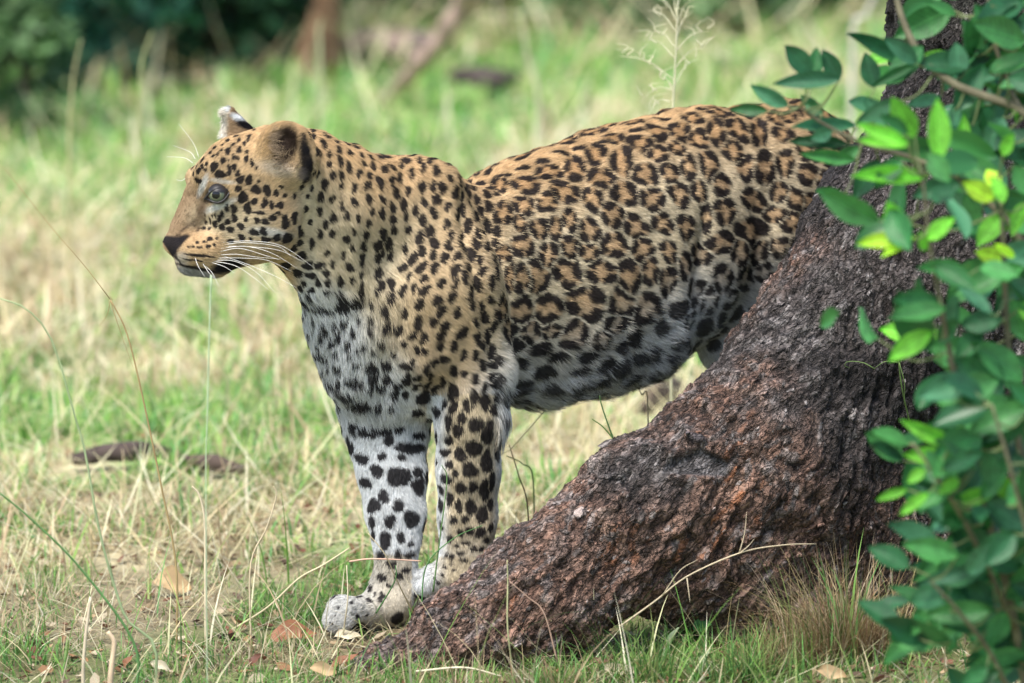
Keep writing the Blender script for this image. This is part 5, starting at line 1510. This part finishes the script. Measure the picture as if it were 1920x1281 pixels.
# leaves one can pick out: base, tip, width, colour, depth
LL = [(1520,138,1470,85,46,'d'),(1527,150,1531,88,30,'n'),(1573,150,1542,93,38,'d'),(1575,148,1452,155,36,'g'),(1478,198,1408,162,34,'g'),(1440,208,1368,204,26,'n'),
(1705,122,1580,66,38,'d'),(1718,118,1662,72,36,'g'),(1640,165,1622,98,40,'d'),(1716,122,1632,165,24,'n'),(1800,142,1792,78,42,'g'),(1882,132,1803,160,27,'g'),(1925,88,1812,132,64,'d'),(1930,60,1855,36,38,'g'),
(1905,10,1868,75,34,'d'),(1780,110,1755,150,30,'d'),(1690,190,1600,232,34,'d'),(1765,182,1700,198,26,'g'),(1602,238,1480,244,34,'g'),(1592,272,1475,262,30,'d'),(1602,300,1500,288,28,'m'),(1640,200,1592,190,34,'g'),
(1662,235,1622,182,38,'g'),(1545,212,1508,194,28,'n'),(1540,215,1500,180,26,'d'),(1715,256,1672,182,50,'b'),(1700,268,1608,232,32,'b'),(1706,272,1606,262,28,'b'),(1760,300,1757,184,48,'b'),(1802,312,1808,214,34,'b'),
(1735,336,1598,328,40,'b'),(1582,366,1526,358,22,'m'),(1692,452,1664,378,52,'b'),(1702,448,1608,462,36,'y'),(1716,446,1654,486,24,'y'),(1740,448,1788,408,36,'b'),(1862,374,1804,342,42,'y'),(1870,352,1851,316,34,'y'),
(1882,380,1862,330,30,'b'),(1884,488,1830,472,38,'y'),(1900,482,1860,458,20,'y'),(1736,468,1724,436,26,'b'),(1886,508,1786,552,58,'m'),(1800,498,1714,506,30,'m'),(1772,582,1664,606,50,'m'),(1862,664,1722,646,52,'m'),
(1872,712,1750,744,44,'m'),(1830,742,1752,756,24,'m'),(1862,676,1872,764,40,'d'),(1925,790,1822,746,60,'m'),(1795,834,1688,788,34,'b'),(1796,806,1832,752,30,'b'),(1792,860,1694,856,40,'b'),(1742,924,1686,966,26,'b'),
(1788,944,1872,918,34,'b'),(1702,918,1642,938,20,'b'),(1796,1042,1694,1018,46,'m'),(1838,1066,1722,1094,32,'g'),(1858,1146,1734,1154,48,'m'),(1848,1182,1764,1176,34,'n'),(1886,1150,1852,1214,46,'m'),(1868,1132,1786,1082,50,'d'),
(1925,1226,1822,1246,40,'m'),(1852,930,1902,992,60,'d'),(1900,1000,1850,1060,50,'d'),(1925,1010,1870,990,44,'m'),(1770,880,1850,850,40,'d'),(1900,560,1925,640,60,'m'),(1880,600,1800,610,50,'d'),(1840,620,1790,680,44,'n'),
(1800,420,1860,440,46,'d'),(1830,440,1890,420,44,'n'),(1780,360,1820,420,50,'d'),(1750,380,1790,350,40,'d'),(1650,300,1600,372,44,'d'),(1690,300,1640,350,40,'n'),(1860,250,1920,300,50,'d'),(1840,270,1800,240,44,'d'),
(1880,220,1850,290,46,'g'),(1900,310,1930,370,44,'m'),(1800,790,1870,800,44,'m'),(1780,840,1790,900,36,'m'),(1840,860,1900,880,50,'n'),(1900,850,1930,930,44,'d'),(1820,960,1760,990,40,'n'),(1880,1070,1925,1130,46,'m'),
(1900,1190,1925,1260,44,'n'),(1850,1250,1800,1281,40,'n'),(1730,560,1700,600,30,'d'),(1760,640,1800,600,40,'n'),(1752,500,1830,540,44,'n'),(1780,300,1840,330,46,'n'),(1742,290,1780,340,44,'m'),(1856,520,1920,500,40,'m'),
(1700,250,1650,215,30,'n'),(1610,275,1560,310,30,'m'),(1560,245,1520,262,30,'g'),(1905,420,1860,410,40,'b'),(1925,380,1895,440,34,'b'),(1880,290,1905,250,30,'b'),(1736,880,1700,905,26,'b'),(1780,820,1720,830,30,'b'),(1800,900,1760,925,30,'b')]
nrm = np.random.default_rng(11)
def place_leaf(b, tip, wpx, ck, view_tilt):
    ax = tip - b; L = np.linalg.norm(ax); ax = ax / L
    toc = CAM - (b + tip) / 2; toc /= np.linalg.norm(toc)
    nv = toc + view_tilt; nv -= ax * (nv @ ax); nv /= np.linalg.norm(nv)
    side = np.cross(nv, ax)
    si = int(nrm.integers(0, len(shapes)))
    wr = [.44, .40, .50, .36, .46, .54][si]
    ws = (wpx / wr) if wpx else L
    M = Matrix(((ax[0] * L, side[0] * ws, nv[0] * L, b[0] - sb[0]), (ax[1] * L, side[1] * ws, nv[1] * L, b[1] - sb[1]), (ax[2] * L, side[2] * ws, nv[2] * L, b[2] - sb[2]), (0, 0, 0, 1)))
    o = link('leaf', leaf_data(si, ck), shrub)
    o.matrix_basis = M
    return o
twigs = Soup()
def twig(b):
    d = np.linalg.norm(SPall - b, axis=1); j = int(d.argmin())
    if d[j] < .004: return
    q = SPall[j]; mid = (q + b) / 2 + np.array([0, 0, -.15 * d[j]])
    S_ = spline([q, mid, b], 8); V_, Q_, T_ = tube(S_, np.linspace(.0016, .0009, 8), 5); twigs.add(V_ - sb, Q_, T_)
for i, (bx, by, tx, ty, w_, ck) in enumerate(LL):
    b0_ = spt(bx, by, -.8); d = np.linalg.norm((SPall - b0_)[:, [0, 2]], axis=1); yb = .33 + float(SPall[int(d.argmin()), 1]) + nrm.uniform(-.05, .03)
    b = spt(bx, by, yb); tip = spt(tx, ty, yb - nrm.uniform(-.015, .03))
    place_leaf(b, tip, rm(w_ * .92, yb), ck, np.array([nrm.normal(0, .25), 0, .25 + nrm.normal(0, .25)]))
    twig(b)
# the rest of the crown, filling the shrub out around its stems
cnt = 0
while cnt < 190:
    q = SPall[nrm.integers(0, len(SPall))]
    qx, qy = proj(q[None]); qx, qy = float(qx[0]), float(qy[0])
    if qy > 1420 or qx < 1740 or qx > 1990: continue
    b = q + np.array([nrm.normal(0, .035), nrm.uniform(-.02, .16), nrm.normal(0, .04)])
    d = np.array([nrm.normal(-.2, 1), nrm.normal(-.2, .5), nrm.normal(.1, .7)]); d /= np.linalg.norm(d)
    L = nrm.uniform(.045, .085)
    ck = 'dnnmmmgnd'[nrm.integers(0, 9)]
    if nrm.random() < .06: ck = 'b'
    place_leaf(b, b + d * L, L * nrm.uniform(.40, .56), ck, np.array([nrm.normal(0, .6), 0, .5 + nrm.normal(0, .5)]))
    twig(b); cnt += 1
ls = Soup()
cnt = 0
lcols = np.array([cols[k_] for k_ in 'dnnmmg'])
while cnt < 150:
    q = SPall[nrm.integers(0, len(SPall))]
    qx, qy = proj(q[None]); qx, qy = float(qx[0]), float(qy[0])
    if qy > 1450 or qx < 1760 or qx > 2300: continue
    b = q + np.array([nrm.normal(.01, .05), nrm.uniform(.02, .30), nrm.normal(0, .06)])
    d = np.array([nrm.normal(-.2, 1), nrm.normal(-.2, .5), nrm.normal(.1, .7)]); d /= np.linalg.norm(d)
    L = nrm.uniform(.05, .09); toc = CAM - b; toc /= np.linalg.norm(toc)
    nv = toc + np.array([nrm.normal(0, .7), 0, .5 + nrm.normal(0, .5)]); nv -= d * (nv @ d); nv /= np.linalg.norm(nv); side = np.cross(nv, d)
    V_, Q_ = shapes[int(nrm.integers(0, 6))]
    W_ = b + (V_[:, :1] * d + V_[:, 1:2] * side + V_[:, 2:3] * nv) * L
    if (eval_prims(TP, W_) < .0).any(): continue
    ls.add(W_ - sb, Q_, None, lcols[nrm.integers(0, 6)] * nrm.uniform(.8, 1.25)); cnt += 1
o = link('leaves', ls.mesh('leaves', [mat_attr('inner_leaves', .4, .45, trans=.2)]), shrub)
o['kind'] = 'stuff'
o = link('twigs', twigs.mesh('twigs', [stemg_m]), shrub)
o['kind'] = 'stuff'
